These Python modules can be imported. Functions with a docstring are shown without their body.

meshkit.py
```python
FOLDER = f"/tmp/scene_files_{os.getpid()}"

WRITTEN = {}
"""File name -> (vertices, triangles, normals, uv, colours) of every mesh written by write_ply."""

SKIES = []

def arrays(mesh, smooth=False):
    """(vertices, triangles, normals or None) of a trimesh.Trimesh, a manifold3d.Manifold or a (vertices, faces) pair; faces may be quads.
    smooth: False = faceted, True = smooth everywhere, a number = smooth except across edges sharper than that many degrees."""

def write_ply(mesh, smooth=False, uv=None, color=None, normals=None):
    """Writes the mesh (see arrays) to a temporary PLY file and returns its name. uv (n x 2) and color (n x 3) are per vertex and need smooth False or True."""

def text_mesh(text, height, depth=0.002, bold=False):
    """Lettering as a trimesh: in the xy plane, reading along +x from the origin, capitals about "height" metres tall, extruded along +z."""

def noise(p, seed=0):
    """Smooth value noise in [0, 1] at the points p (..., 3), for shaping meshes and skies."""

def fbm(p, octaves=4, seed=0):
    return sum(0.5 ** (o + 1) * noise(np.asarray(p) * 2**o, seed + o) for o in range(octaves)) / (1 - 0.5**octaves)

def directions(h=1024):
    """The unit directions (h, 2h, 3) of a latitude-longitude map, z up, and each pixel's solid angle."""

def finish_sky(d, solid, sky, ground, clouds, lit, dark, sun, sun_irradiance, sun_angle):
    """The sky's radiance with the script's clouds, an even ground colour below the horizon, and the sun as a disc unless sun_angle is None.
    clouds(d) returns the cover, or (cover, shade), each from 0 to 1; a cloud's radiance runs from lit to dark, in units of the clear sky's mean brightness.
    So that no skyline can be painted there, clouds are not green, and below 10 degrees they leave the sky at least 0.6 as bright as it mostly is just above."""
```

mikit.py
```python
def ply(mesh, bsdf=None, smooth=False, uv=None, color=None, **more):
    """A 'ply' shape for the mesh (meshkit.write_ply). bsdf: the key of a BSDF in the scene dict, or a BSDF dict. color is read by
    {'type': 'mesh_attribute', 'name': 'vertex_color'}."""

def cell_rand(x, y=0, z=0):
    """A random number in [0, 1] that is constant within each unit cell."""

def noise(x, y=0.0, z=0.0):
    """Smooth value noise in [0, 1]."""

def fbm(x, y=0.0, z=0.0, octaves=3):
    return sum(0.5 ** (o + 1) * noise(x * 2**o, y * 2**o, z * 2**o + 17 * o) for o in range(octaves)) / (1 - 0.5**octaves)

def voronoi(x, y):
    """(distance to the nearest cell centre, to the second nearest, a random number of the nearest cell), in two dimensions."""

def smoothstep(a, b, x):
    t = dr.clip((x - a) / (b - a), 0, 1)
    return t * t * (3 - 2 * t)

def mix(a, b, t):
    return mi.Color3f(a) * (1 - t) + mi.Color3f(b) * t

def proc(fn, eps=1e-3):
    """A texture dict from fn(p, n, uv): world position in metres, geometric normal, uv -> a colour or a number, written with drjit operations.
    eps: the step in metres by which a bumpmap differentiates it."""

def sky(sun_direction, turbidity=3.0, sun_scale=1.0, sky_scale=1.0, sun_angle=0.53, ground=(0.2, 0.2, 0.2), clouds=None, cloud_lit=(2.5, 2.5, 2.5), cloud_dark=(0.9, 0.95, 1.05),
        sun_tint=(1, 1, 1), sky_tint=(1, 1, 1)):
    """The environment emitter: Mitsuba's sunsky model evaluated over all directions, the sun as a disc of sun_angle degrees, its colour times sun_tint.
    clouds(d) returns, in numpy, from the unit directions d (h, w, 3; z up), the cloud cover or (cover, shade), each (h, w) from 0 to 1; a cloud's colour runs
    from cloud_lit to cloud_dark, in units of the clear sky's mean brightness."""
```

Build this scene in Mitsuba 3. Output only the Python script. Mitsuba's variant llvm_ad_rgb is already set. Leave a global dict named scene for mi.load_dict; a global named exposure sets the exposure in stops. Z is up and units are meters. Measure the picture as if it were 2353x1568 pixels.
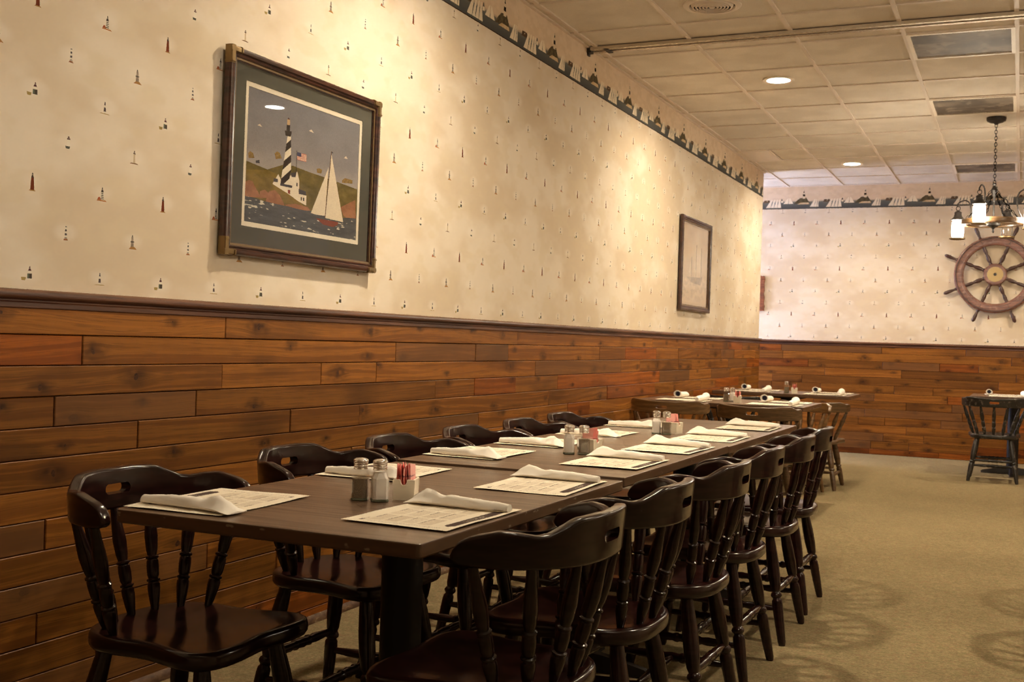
import math, random
import numpy as np
import trimesh
import drjit as dr
import mitsuba as mi
import mikit, meshkit
from mikit import noise, fbm, cell_rand, smoothstep, mix
from scipy.interpolate import CubicSpline
from shapely.geometry import Polygon

T = mi.ScalarTransform4f
scene, labels = {}, {}
rng = random.Random(7)
ORD = ['first', 'second', 'third', 'fourth', 'fifth', 'sixth']

# ------------------------------------------------------------------ camera, light, exposure
F_PX, YAW, PITCH, ROLL = 2589.81, 0.42418, -0.00087, 0.03083
CAM = np.array([2.53657, 0.0, 1.14099])
_f = np.array([-math.sin(YAW) * math.cos(PITCH), math.cos(YAW) * math.cos(PITCH), math.sin(PITCH)])
_r = np.array([math.cos(YAW), math.sin(YAW), 0.0])
_u = np.cross(_r, _f)
_up = -math.sin(ROLL) * _r + math.cos(ROLL) * _u
scene['camera'] = {'type': 'thinlens', 'fov': 2 * math.degrees(math.atan(2353 / 2 / F_PX)), 'fov_axis': 'x',
                   'aperture_radius': 0.002, 'focus_distance': 3.6,
                   'to_world': T().look_at(origin=CAM.tolist(), target=(CAM + _f).tolist(), up=_up.tolist())}
exposure = 3.95
WARM = np.array([1.0, 0.835, 0.595])
DOWN = 60.0                     # radiance of a recessed lamp
LANTERN = 10.5
WINDOW = (1.5, 1.75, 2.6)
scene['dim_sky'] = {'type': 'constant', 'radiance': {'type': 'rgb', 'value': [0.002, 0.002, 0.002]}}

H = 2.9877          # ceiling
RAIL = 1.2406       # top of chair rail
YB = 13.0287        # back wall
YC = 11.9625        # where the left wall ends
PZ, PD = 1.1152, 0.08792   # plank rows

# ------------------------------------------------------------------ helpers
def add(key, mesh, bsdf, smooth=35, to_world=None, **more):
    while key in scene:
        key = bump(key)
    d = mesh if isinstance(mesh, dict) else mikit.ply(mesh, bsdf, smooth=smooth, **more)
    d = dict(d)
    if isinstance(mesh, dict) and bsdf is not None:
        d['bsdf'] = {'type': 'ref', 'id': bsdf}
    if to_world is not None:
        d['to_world'] = to_world
    scene[key] = d
    return key

def bump(key):
    if len(key) > 4 and key[-4] == '_' and key[-3:].isdigit():
        return key[:-3] + '%03d' % (int(key[-3:]) + 1)
    return key + '_001'

used = set()
def thing(name, label, cat, group=None, kind=None):
    while name in used:
        name = bump(name)
    used.add(name)
    labels[name] = {'label': label, 'category': cat}
    if group: labels[name]['group'] = group
    if kind: labels[name]['kind'] = kind
    return name

def struct(name, label, cat):
    used.add(name)
    labels[name] = {'label': label, 'category': cat, 'kind': 'structure'}
    return name

def box(x0, x1, y0, y1, z0, z1):
    m = trimesh.creation.box(extents=(x1 - x0, y1 - y0, z1 - z0))
    m.apply_translation(((x0 + x1) / 2, (y0 + y1) / 2, (z0 + z1) / 2))
    return m

def cat(ms): return trimesh.util.concatenate(ms)

def loft(rings, cap=True, closed=True):
    rings = [np.asarray(r, float) for r in rings]
    n = len(rings[0]); v = np.vstack(rings); f = []
    for k in range(len(rings) - 1):
        for i in range(n if closed else n - 1):
            j = (i + 1) % n
            a, b, c, d = k * n + i, k * n + j, (k + 1) * n + j, (k + 1) * n + i
            f += [(a, b, c), (a, c, d)]
    if cap:
        for k, rev in ((0, True), (len(rings) - 1, False)):
            c = len(v); v = np.vstack([v, rings[k].mean(0)])
            for i in range(n):
                j = (i + 1) % n
                f.append((k * n + j, k * n + i, c) if rev else (k * n + i, k * n + j, c))
    m = trimesh.Trimesh(v, np.array(f), process=False)
    if cap and m.volume < 0: m.invert()
    return m

def lathe(profile, n=18):
    """profile: (r, z) from the bottom up; both ends are closed."""
    a = np.linspace(0, 2 * np.pi, n, endpoint=False)
    return loft([np.c_[max(r, 1e-4) * np.cos(a), max(r, 1e-4) * np.sin(a), np.full(n, z)] for r, z in profile])

def tube(path, r, n=10, cap=True, closed=False):
    p = np.asarray(path, float); m = len(p)
    r = np.broadcast_to(r, (m,))
    t = np.gradient(p, axis=0) if not closed else np.roll(p, -1, 0) - np.roll(p, 1, 0)
    t /= np.linalg.norm(t, axis=1)[:, None]
    up = np.array([0, 0, 1.0]) if abs(t[0, 2]) < 0.9 else np.array([1.0, 0, 0])
    rings = []
    for k in range(m):
        s = np.cross(t[k], up); s /= np.linalg.norm(s); w = np.cross(s, t[k]); up = w
        a = np.linspace(0, 2 * np.pi, n, endpoint=False)
        rings.append(p[k] + r[k] * (np.cos(a)[:, None] * s + np.sin(a)[:, None] * w))
    if closed: rings.append(rings[0])
    return loft(rings, cap=cap and not closed)

def between(mesh, a, b):
    """Carries a mesh that stands on z from 0 to 1 onto the segment a-b (its length only is scaled)."""
    a, b = np.asarray(a, float), np.asarray(b, float)
    L = np.linalg.norm(b - a); z = (b - a) / L
    x = np.cross([0, 1, 0], z) if abs(z[1]) < 0.9 else np.cross([1, 0, 0], z)
    x /= np.linalg.norm(x); y = np.cross(z, x)
    m = mesh.copy(); v = m.vertices * [1, 1, L]
    m.vertices = a + v @ np.array([x, y, z])
    return m

def slab(w, d, h, r=0.004, corner=0.012, n=4):
    """A flat board centred on the origin, its top at z = 0, with rounded corners and eased edges."""
    def ring(inset, z):
        pts = []
        for cx, cy, a0 in ((1, 1, 0), (-1, 1, 90), (-1, -1, 180), (1, -1, 270)):
            for k in range(n + 1):
                a = math.radians(a0 + 90 * k / n); rr = max(corner - inset, 0.001)
                pts.append((cx * (w / 2 - corner) + rr * math.cos(a), cy * (d / 2 - corner) + rr * math.sin(a), z))
        return np.array(pts)
    return loft([ring(r, -h), ring(0, -h + r), ring(0, -r), ring(r * 0.3, -r * 0.3), ring(r, 0)])

def eased(x0, x1, y0, y1, z0, z1, c=0.002):
    """A box whose +x face is chamfered: a plank, in its own frame (x = out of the wall)."""
    b = np.array([(x0, y0, z0), (x0, y1, z0), (x0, y1, z1), (x0, y0, z1)])
    m = np.array([(x1 - c, y0, z0), (x1 - c, y1, z0), (x1 - c, y1, z1), (x1 - c, y0, z1)])
    f = np.array([(x1, y0 + c, z0 + c), (x1, y1 - c, z0 + c), (x1, y1 - c, z1 - c), (x1, y0 + c, z1 - c)])
    return b, m, f

def C(*v): return mi.Color3f(*v)
def sel(m, a, b): return dr.select(m, mi.Color3f(a), mi.Color3f(b))
def rgb(*v): return {'type': 'rgb', 'value': list(v)}

def principled(key, color, rough=0.5, **kw):
    scene[key] = {'type': 'principled', 'base_color': color if isinstance(color, dict) else rgb(*color), 'roughness': rough, **kw}
    return key

def diffuse(key, color):
    scene[key] = {'type': 'diffuse', 'reflectance': color if isinstance(color, dict) else rgb(*color)}
    return key

# ------------------------------------------------------------------ procedural colours
def trap(x, z, z0, z1, w0, w1, xc=0.0):
    t = (z - z0) / (z1 - z0)
    return (t > 0) & (t < 1) & (dr.abs(x - xc) < (w0 + (w1 - w0) * t) * 0.5)

def wallpaper_at(u, z, u0, z0, per):
    V = 0.5165
    n1 = fbm(u * 3.1, z * 5.3, 3.0, 4)
    n2 = fbm(u * 9.0 + 5, z * 16.0, 7.0, 3)
    base = mix((0.645, 0.535, 0.405), (0.745, 0.655, 0.54), smoothstep(0.32, 0.68, n1))
    base = mix(base, (0.68, 0.575, 0.425), 0.5 * smoothstep(0.5, 0.75, n2))
    col = base
    def local(a, b):
        x = (u - u0) - a * per; y = (z - z0) - b * V
        x = x - per * dr.floor(x / per + 0.5); y = y - V * dr.floor(y / V + 0.5)
        return x, y
    D = C(0.075, 0.060, 0.050)
    spots = [(0, 0), (.5, 0), (0, .5), (.5, .507), (.24, .745), (.75, .745), (.24, .254), (.745, .254)]
    loc = [local(*s) for s in spots]
    for x, y in loc:                                   # pale cloud behind every motif
        d = dr.sqrt(dr.square(x / 0.06) + dr.square((y - 0.004) / 0.034))
        col = mix(col, (0.79, 0.71, 0.61), 0.55 * (1 - smoothstep(0.25, 1.0, d + 0.5 * (n2 - 0.5))))
    x, y = loc[0]                                      # brick red tower
    col = sel(trap(x, y, -.023, .014, .0145, .0085), C(0.15, 0.040, 0.022), col)
    col = sel(trap(x, y, .012, .019, .010, .004) | trap(x, y, .020, .025, .005, .003), D, col)
    col = sel(trap(x, y, -.0255, -.0225, .026, .018), C(0.34, 0.20, 0.07), col)
    x, y = loc[1]                                      # striped tower with a house
    col = sel(trap(x, y, -.018, .006, .0125, .0085), sel(y * 190 - dr.floor(y * 190) < .48, D, C(.72, .66, .56)), col)
    col = sel(trap(x, y, .005, .013, .011, .006) | trap(x, y, .014, .020, .005, .002), D, col)
    col = sel(trap(x, y, -.019, -.010, .016, .006, -.012), C(0.34, 0.10, 0.05), col)
    col = sel(trap(x, y, -.022, -.018, .042, .03, -.002), C(0.42, 0.19, 0.07), col)
    x, y = loc[2]                                      # white tower on a dark block
    col = sel(trap(x, y, -.016, .014, .014, .008), C(.76, .69, .58), col)
    col = sel(trap(x, y, -.013, .001, .0165, .0155), sel(x > -.002, D, C(.13, .15, .11)), col)
    col = sel(trap(x, y, .0085, .015, .0125, .006) | trap(x, y, .016, .021, .005, .003), C(.11, .05, .05), col)
    col = sel(trap(x, y, -.019, -.010, .012, .018, -.021), C(0.36, 0.27, 0.10), col)
    x, y = loc[3]                                      # slim tower with two bands
    col = sel(trap(x, y, -.020, .014, .010, .006), C(.72, .65, .54), col)
    col = sel(trap(x, y, -.013, -.001, .0095, .007) | trap(x, y, .006, .016, .006, .003), C(.10, .075, .075), col)
    col = sel(trap(x, y, -.021, -.0185, .044, .03), C(0.40, 0.29, 0.13), col)
    x, y = loc[4]                                      # four dashes
    q = (y + .018) * 85.0; q = q - dr.floor(q)
    col = sel(trap(x, y, -.014, .020, .0085, .005), sel(q < .5, C(.09, .075, .08), C(.72, .65, .54)), col)
    col = sel(trap(x, y, -.021, -.0155, .019, .010), C(0.30, 0.14, 0.07), col)
    x, y = loc[5]                                      # grey tower
    col = sel(trap(x, y, -.018, .016, .0135, .0075), mix((.20, .16, .13), (.35, .28, .22), noise(x * 300, y * 300)), col)
    col = sel(trap(x, y, -.002, .001, .016, .016) | trap(x, y, .016, .020, .005, .003), D, col)
    col = sel(trap(x, y, -.024, -.016, .036, .016, .002), C(0.38, 0.20, 0.07), col)
    x, y = loc[6]                                      # white tower with a bush
    col = sel(trap(x, y, -.016, .013, .015, .010), C(.76, .69, .58), col)
    col = sel(trap(x, y, .009, .013, .012, .011) | trap(x, y, .014, .019, .007, .003), C(.10, .05, .05), col)
    col = sel(trap(x, y, -.0175, -.0105, .014, .018, -.003), C(.10, .10, .085), col)
    x, y = loc[7]                                      # pale tower
    col = sel(trap(x, y, -.018, .012, .0085, .006), C(.55, .44, .30), col)
    col = sel(trap(x, y, .010, .014, .010, .009) | trap(x, y, .015, .020, .006, .003), C(.12, .075, .055), col)
    col = sel(trap(x, y, -.021, -.0175, .04, .022), C(0.22, 0.13, 0.07), col)
    return col

def fn_wallpaper(p, n, uv):
    side = dr.abs(n.x) > 0.5
    u = dr.select(side, p.y, p.x)
    u0 = dr.select(side, 2.32, 0.137); per = dr.select(side, 0.5272, 0.5185)
    return sel(p.z < RAIL - 0.03, C(.02, .012, .008), wallpaper_at(u, p.z, u0, 1.543, per))

def quad(s, y, yb, yt, bl, br, tl, tr):
    t = (yb - y) / (yb - yt)
    return (t > 0) & (t < 1) & (s > bl + (tl - bl) * t) & (s < br + (tr - br) * t)

def fn_border(p, n, uv):
    side = dr.abs(n.x) > 0.5
    u = dr.select(side, (p.y - 5.392) / 0.6945, (p.x - 0.238) / 0.6715)
    s = u * 928 + 700; s = s - 928 * dr.floor(s / 928)          # one repeat = 928 units
    y = 400 - (p.z - 2.735) / (H - 2.735) * 330                 # 70 at the ceiling, 400 at the foot
    n1 = fbm(s * 0.012 + 40 * dr.floor(u), y * 0.02, 2.0, 4)
    col = mix((.66, .52, .375), (.72, .575, .43), smoothstep(.3, .7, n1))
    sail = C(.80, .70, .55)
    hz = 292 + 8 * (noise(s * .02, 3.0) - .5)
    col = mix(col, (.33, .27, .20), .8 * smoothstep(hz - 22, hz + 6, y))
    sea = mix((.125, .128, .118), (.080, .083, .083), smoothstep(300, 400, y))
    sea = mix(sea, (.20, .19, .16), .7 * (1 - smoothstep(hz, hz + 34, y)))
    col = sel(y > hz + 3, sea, col)
    land = quad(s, y, 302, 264, 70, 178, 84, 168)
    col = sel(land, mix((.07, .055, .035), (.14, .08, .05), noise(s * .15, y * .15)), col)
    col = sel(quad(s, y, 282, 272, 122, 136, 124, 132), sail, col)
    # island with its lighthouse
    edge = 10 * (noise(s * .06, 9.0) - .5)
    isl = quad(s, y + edge, 324, 236, 545, 800, 640, 738)
    col = sel(isl, mix((.065, .054, .032), (.14, .11, .065), noise(s * .07, y * .09)), col)
    col = sel(quad(s, y, 333, 306, 600, 790, 655, 775), mix((.52, .36, .20), (.62, .50, .34), noise(s * .05, y * .1)), col)
    col = sel(quad(s, y, 250, 142, 680, 724, 690, 714), C(.68, .56, .41), col)
    col = sel(quad(s, y, 214, 184, 683, 721, 685, 718) | quad(s, y, 162, 142, 691, 713, 698, 706) | quad(s, y, 142, 120, 700, 704, 701, 703), C(.025, .018, .014), col)
    # little lighthouse
    col = sel(quad(s, y, 302, 262, 344, 378, 351, 371), sail, col)
    col = sel(quad(s, y, 275, 248, 349, 372, 356, 366), C(.06, .05, .04), col)
    def sails(yb, yt, parts):
        out = None
        for q in parts:
            k = quad(s, y, yb, yt, *q); out = k if out is None else out | k
        return out
    boats = sails(378, 256, [(112, 186, 196, 213), (190, 233, 236, 258), (238, 287, 280, 300), (291, 352, 316, 331)])
    boats |= sails(371, 258, [(795, 858, 868, 886), (861, 902, 896, 909), (906, 972, 922, 940)])
    boats |= sails(323, 240, [(383, 459, 452, 462), (467, 541, 477, 491)])
    col = sel(boats, sail, col)
    hull = quad(s, y, 390, 378, 150, 340, 130, 352) | quad(s, y, 383, 371, 815, 960, 805, 972) | quad(s, y, 330, 323, 400, 530, 390, 538)
    col = sel(hull, C(.10, .105, .09), col)
    return sel(y > 395, C(.045, .018, .010), col)

def wood(u, v, seed, dark, mid, light):
    """Board grain along u (metres), v across, with knots."""
    k = u / 0.46; ki = dr.floor(k)
    on = dr.select(cell_rand(ki, seed, 14) < 0.80, 1.0, 0.0)
    kx = (ki + 0.2 + 0.6 * cell_rand(ki, seed, 11)) * 0.46
    kv = 0.008 + 0.072 * cell_rand(ki, seed, 12)
    kr = (0.0035 + 0.0085 * dr.square(cell_rand(ki, seed, 13))) * on
    wob = 0.006 * (noise(u * 60, v * 60, seed) - .5)
    du, dv = u - kx + wob, v - kv + wob
    el = 0.55 + 0.8 * cell_rand(ki, seed, 15)
    d = dr.sqrt(dr.square(du * el) + dr.square(dv)) + 1e-5
    bend = kr * 1.5 * dr.exp(-dr.square(du / 0.06)) * dr.select(dv > 0, 1.0, -1.0) * dr.exp(-dr.abs(dv) / 0.035)
    arch = 0.020 * dr.sin(u * (2.0 + 3 * cell_rand(seed, 8, 1)) + seed * 2.0) * cell_rand(seed, 9, 2)
    g = v - bend + arch + 0.006 * fbm(u * 2.5, seed * 3.1, 5.0, 3)
    ring = fbm(u * 0.9 + seed * 7, g * 75, seed, 3)
    fine = noise(u * 14, g * 700, seed)
    c = mix(mid, light, smoothstep(.34, .68, ring))
    c = mix(c, light * C(1.25, 1.2, 1.1), .5 * smoothstep(.70, .86, noise(u * 3.0, g * 160, seed + 3)))
    c = mix(c, dark, .40 * smoothstep(.5, .95, fine) * smoothstep(.2, .6, ring))
    blotch = fbm(u * 2.6 + seed * 5, v * 8, seed * 1.7, 3)
    c = mix(c, dark, .55 * smoothstep(.52, .80, blotch))
    halo = dr.sqrt(dr.square(du * .45) + dr.square(dv * (.7 + .6 * cell_rand(ki, seed, 16))))
    c = mix(c, dark * C(.8, .75, .8), .75 * (1 - smoothstep(.004, .012 + 3.2 * kr, halo)) * on * (.35 + noise(u * 45, v * 60, seed)))
    c = sel(d < kr, mix((.030, .011, .005), (.080, .028, .010), noise(u * 300, v * 300)), c)
    return c

def fn_plank(p, n, uv):
    pid = dr.floor(uv.y / 10.0); v = uv.y - pid * 10.0
    u = uv.x
    t = cell_rand(pid, 3, 1); h = cell_rand(pid, 5, 2)
    c = wood(u + pid * 3.37, v, pid, C(.050, .017, .004), C(.162, .053, .008), C(.246, .090, .0145))
    c = c * (0.72 + 0.5 * t)
    grey = mix(c, (.125, .058, .024), .55)
    c = sel(h > 0.80, grey, c)
    return sel(h < 0.16, c * C(1.05, .78, .62), c)

def fn_trim(p, n, uv):
    u = dr.select(dr.abs(n.x) > .55, p.y, p.x + p.y)
    s = fbm(u * 4.0, p.z * 120, 2.0, 3)
    c = mix((.060, .022, .013), (.125, .050, .026), smoothstep(.3, .7, s))
    return mix(c, (.035, .016, .012), .6 * smoothstep(.5, .75, fbm(u * 1.7, 3.0, p.z * 6, 3)))

def fn_shoe(p, n, uv):
    s = fbm(p.y * 30, p.z * 60, p.x * 30, 4)
    c = mix((.075, .034, .018), (.13, .07, .035), smoothstep(.35, .65, s))
    return mix(c, (.30, .22, .13), .6 * smoothstep(.66, .74, s))

def fn_carpet(p, n, uv):
    a = noise(p.x * 260, p.y * 260); b = noise(p.x * 110 + 9, p.y * 110); c = fbm(p.x * 2.1, p.y * 2.1, 4.0, 4)
    d = fbm(p.x * 34 + 4, p.y * 34, 6.0, 3)
    col = mix((.118, .090, .050), (.335, .265, .150), .45 * a + .3 * b + .25 * d)
    col = mix(col, (.22, .115, .07), .30 * smoothstep(.55, .8, noise(p.x * 75, p.y * 75 + 30)))
    col = mix(col, (.155, .15, .065), .30 * smoothstep(.55, .8, noise(p.x * 80 + 50, p.y * 80)))
    return col * (0.86 + 0.28 * c)

def fn_tile(p, n, uv):
    a = fbm(p.x * 5 + 3, p.y * 5, 1.0, 4); b = noise(p.x * 420, p.y * 420)
    ti = cell_rand(dr.floor((p.x - .0645) / .6), dr.floor((p.y - 6.2846) / .6097), 2)
    c = mix((.66, .585, .49), (.74, .665, .565), smoothstep(.3, .7, a)) * (.95 + .08 * ti)
    c = mix(c, (.55, .46, .36), .25 * smoothstep(.6, .8, fbm(p.x * 1.6, p.y * 1.1 + 7, 3.0, 4)))
    return c * (.93 + .09 * b)

def fn_lens(p, n, uv):
    a = fbm(p.x * 4.6 + 11, p.y * 6.5, 3.0, 4); b = fbm(p.x * 14 + 2, p.y * 11, 8.0, 3)
    c = mix((.10, .078, .06), (.20, .16, .12), smoothstep(.3, .72, a))
    return mix(c, (.27, .225, .17), .6 * smoothstep(.56, .72, b))

def fn_laminate(p, n, uv):
    s = fbm(p.y * 90 + 3, p.x * 5.0, 2.0, 4); s2 = noise(p.y * 600, p.x * 30, 5)
    c = mix((.078, .045, .027), (.120, .073, .045), smoothstep(.25, .75, s)) * (.93 + .12 * s2)
    edge = mix((.070, .036, .020), (.105, .057, .031), fbm(p.x * 9, p.y * 9, p.z * 90, 3))
    chip = fbm(p.x * 40, p.y * 40, p.z * 70, 3)
    edge = mix(edge, (.30, .25, .19), .5 * smoothstep(.70, .78, chip))
    return sel(n.z > .8, c, edge)

def dark_wood(k0, k1, k2, worn=0.0, wc=(.2, .17, .13)):
    def fn(p, n, uv):
        s = fbm(p.x * 12 + p.y * 9, p.y * 12 - p.x * 5, p.z * 70, 3)
        c = mix(k0, k1, smoothstep(.3, .7, s))
        c = mix(c, k2, .5 * smoothstep(.5, .8, fbm(p.x * 5, p.y * 5, p.z * 8 + 3, 3)))
        if worn:
            c = mix(c, wc, worn * smoothstep(.60, .72, fbm(p.x * 55, p.y * 55, p.z * 40, 3)))
        return c
    return fn

def poly(u, v, pts):
    inside = None
    n = len(pts)
    for i in range(n):
        (x0, y0), (x1, y1) = pts[i], pts[(i + 1) % n]
        if y0 == y1: continue
        c = ((v < y0) != (v < y1)) if False else ((v < y0) ^ (v < y1))
        k = c & (u < x0 + (v - y0) * ((x1 - x0) / (y1 - y0)))
        inside = k if inside is None else inside ^ k
    return inside

def fn_painting(p, n, uv):
    u, v = uv.x, uv.y
    a = fbm(u * 9, v * 9, 1.0, 4); b = noise(u * 160, v * 160)
    col = mix((.215, .20, .205), (.155, .155, .175), smoothstep(.45, 1.0, v)) * (.9 + .2 * a)
    col = mix(col, (.34, .31, .29), .6 * (1 - smoothstep(.42, .62, v)))
    for t in ([(.017,.507),(.03,.525),(.055,.516),(.066,.482),(.021,.471)], [(.225,.557),(.245,.578),(.269,.57),(.288,.534),(.237,.516)], [(.596,.524),(.62,.535),(.647,.527),(.641,.496),(.601,.494)], [(.843,.485),(.87,.51),(.949,.507),(.947,.478),(.844,.464)]):
        col = sel(poly(u, v, t), mix((.16, .10, .035), (.25, .165, .06), noise(u * 120, v * 120)), col)
    green = mix((.070, .058, .018), (.165, .125, .045), fbm(u * 16, v * 22, 5.0, 3))
    col = sel(poly(u, v, [(0,.448),(.172,.421),(.301,.488),(.386,.499),(.519,.483),(.704,.470),(1.0,.44),(1.01,.0),(0,.0)]), green, col)
    col = sel(poly(u, v, [(0,.381),(.172,.419),(.262,.401),(.38,.296),(.502,.19),(0,.19)]), green * C(1.35, 1.2, .9), col)
    rock = mix((.20, .085, .045), (.34, .165, .095), fbm(u * 25, v * 25, 2.0, 3))
    for t in ([(0,.289),(.03,.31),(.057,.307),(.092,.252),(.134,.198),(0,.18)], [(.119,.245),(.158,.265),(.186,.245),(.174,.205),(.121,.195)], [(.174,.211),(.192,.259),(.24,.279),(.283,.245),(.328,.17),(.168,.175)], [(.328,.183),(.413,.205),(.532,.2),(.563,.16),(.357,.15)], [(.836,.255),(.982,.345),(1.0,.16),(.932,.16),(.87,.19)]):
        col = sel(poly(u, v, t), rock, col)
    shore = .182 + .012 * (noise(u * 14, 2.0) - .5) - .012 * dr.sin(u * 3.1)
    sea = mix((.045, .050, .058), (.090, .098, .105), fbm(u * 12, v * 40, 4.0, 3))
    sea = mix(sea, (.50, .47, .40), smoothstep(.70, .75, fbm(u * 22 + 3, v * 75, 9.0, 3)))
    col = sel(v < shore, sea, col)
    white, black = C(.62, .55, .44), C(.022, .018, .018)
    tower = poly(u, v, [(.329,.723),(.357,.731),(.369,.462),(.35,.342),(.282,.328)])
    st = v * 8.2 - u * 9.0; st = st - dr.floor(st)
    col = sel(tower, sel(st < .5, black, white), col)
    col = sel(poly(u, v, [(.303,.755),(.363,.764),(.355,.72),(.312,.716)]) | poly(u, v, [(.318,.804),(.347,.808),(.346,.76),(.317,.759)]), black, col)
    col = sel(poly(u, v, [(.321,.849),(.345,.853),(.345,.807),(.32,.803)]), C(.40, .27, .15), col)
    col = sel(poly(u, v, [(.321,.847),(.331,.865),(.345,.851)]), C(.06, .02, .018), col)
    col = sel(poly(u, v, [(.217,.321),(.262,.407),(.285,.37),(.375,.425),(.424,.462),(.444,.394),(.446,.29),(.513,.289),(.512,.21),(.441,.23),(.353,.271)]) & ~tower, white, col)
    for t in ([(.229,.368),(.26,.368),(.261,.343),(.226,.34)], [(.367,.439),(.417,.454),(.409,.413),(.375,.41)], [(.282,.341),(.385,.343),(.382,.323),(.282,.322)], [(.441,.328),(.504,.321),(.51,.291),(.443,.289)], [(.076,.465),(.106,.478),(.108,.452),(.078,.45)]):
        col = sel(poly(u, v, t), C(.05, .048, .055), col)
    col = sel(poly(u, v, [(.347,.303),(.368,.304),(.368,.271),(.35,.275)]), C(.16, .03, .02), col)
    for wx in (.425, .468, .488):
        col = sel((dr.abs(u - wx) < .005) & (dr.abs(v - (.36 if wx < .43 else .255)) < .013), black, col)
    fl = (u > .417) & (u < .500) & (v > .556) & (v < .616)
    sv = (v - .556) / .06 * 6.5
    col = sel(fl, sel(sv - dr.floor(sv) < .5, C(.36, .06, .045), white), col)
    col = sel(fl & (u < .453) & (v > .586), C(.05, .055, .11), col)
    col = sel((dr.abs(u - .413) < .0022) & (v > .45) & (v < .625), black, col)
    col = sel(poly(u, v, [(.73,.679),(.87,.135),(.692,.14)]) | poly(u, v, [(.708,.565),(.702,.469),(.691,.157),(.607,.153),(.558,.158)]), C(.60, .52, .40) * (.92 + .16 * a), col)
    col = sel((dr.abs(u - (.728 - (.68 - v) * .07)) < .003) & (v > .13) & (v < .70), C(.10, .05, .03), col)
    col = sel(poly(u, v, [(.604,.126),(.818,.127),(.819,.106),(.772,.078),(.676,.083)]), C(.17, .045, .03), col)
    col = sel(poly(u, v, [(.73,.70),(.75,.692),(.732,.685)]), C(.04, .04, .05), col)
    for t in ([(.08,.732),(.099,.747),(.117,.73)], [(.512,.811),(.534,.827),(.56,.804)], [(.853,.674),(.872,.696),(.893,.676)]):
        col = sel(poly(u, v, t), C(.55, .47, .38), col)
    return col * (.94 + .1 * b)

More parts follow.
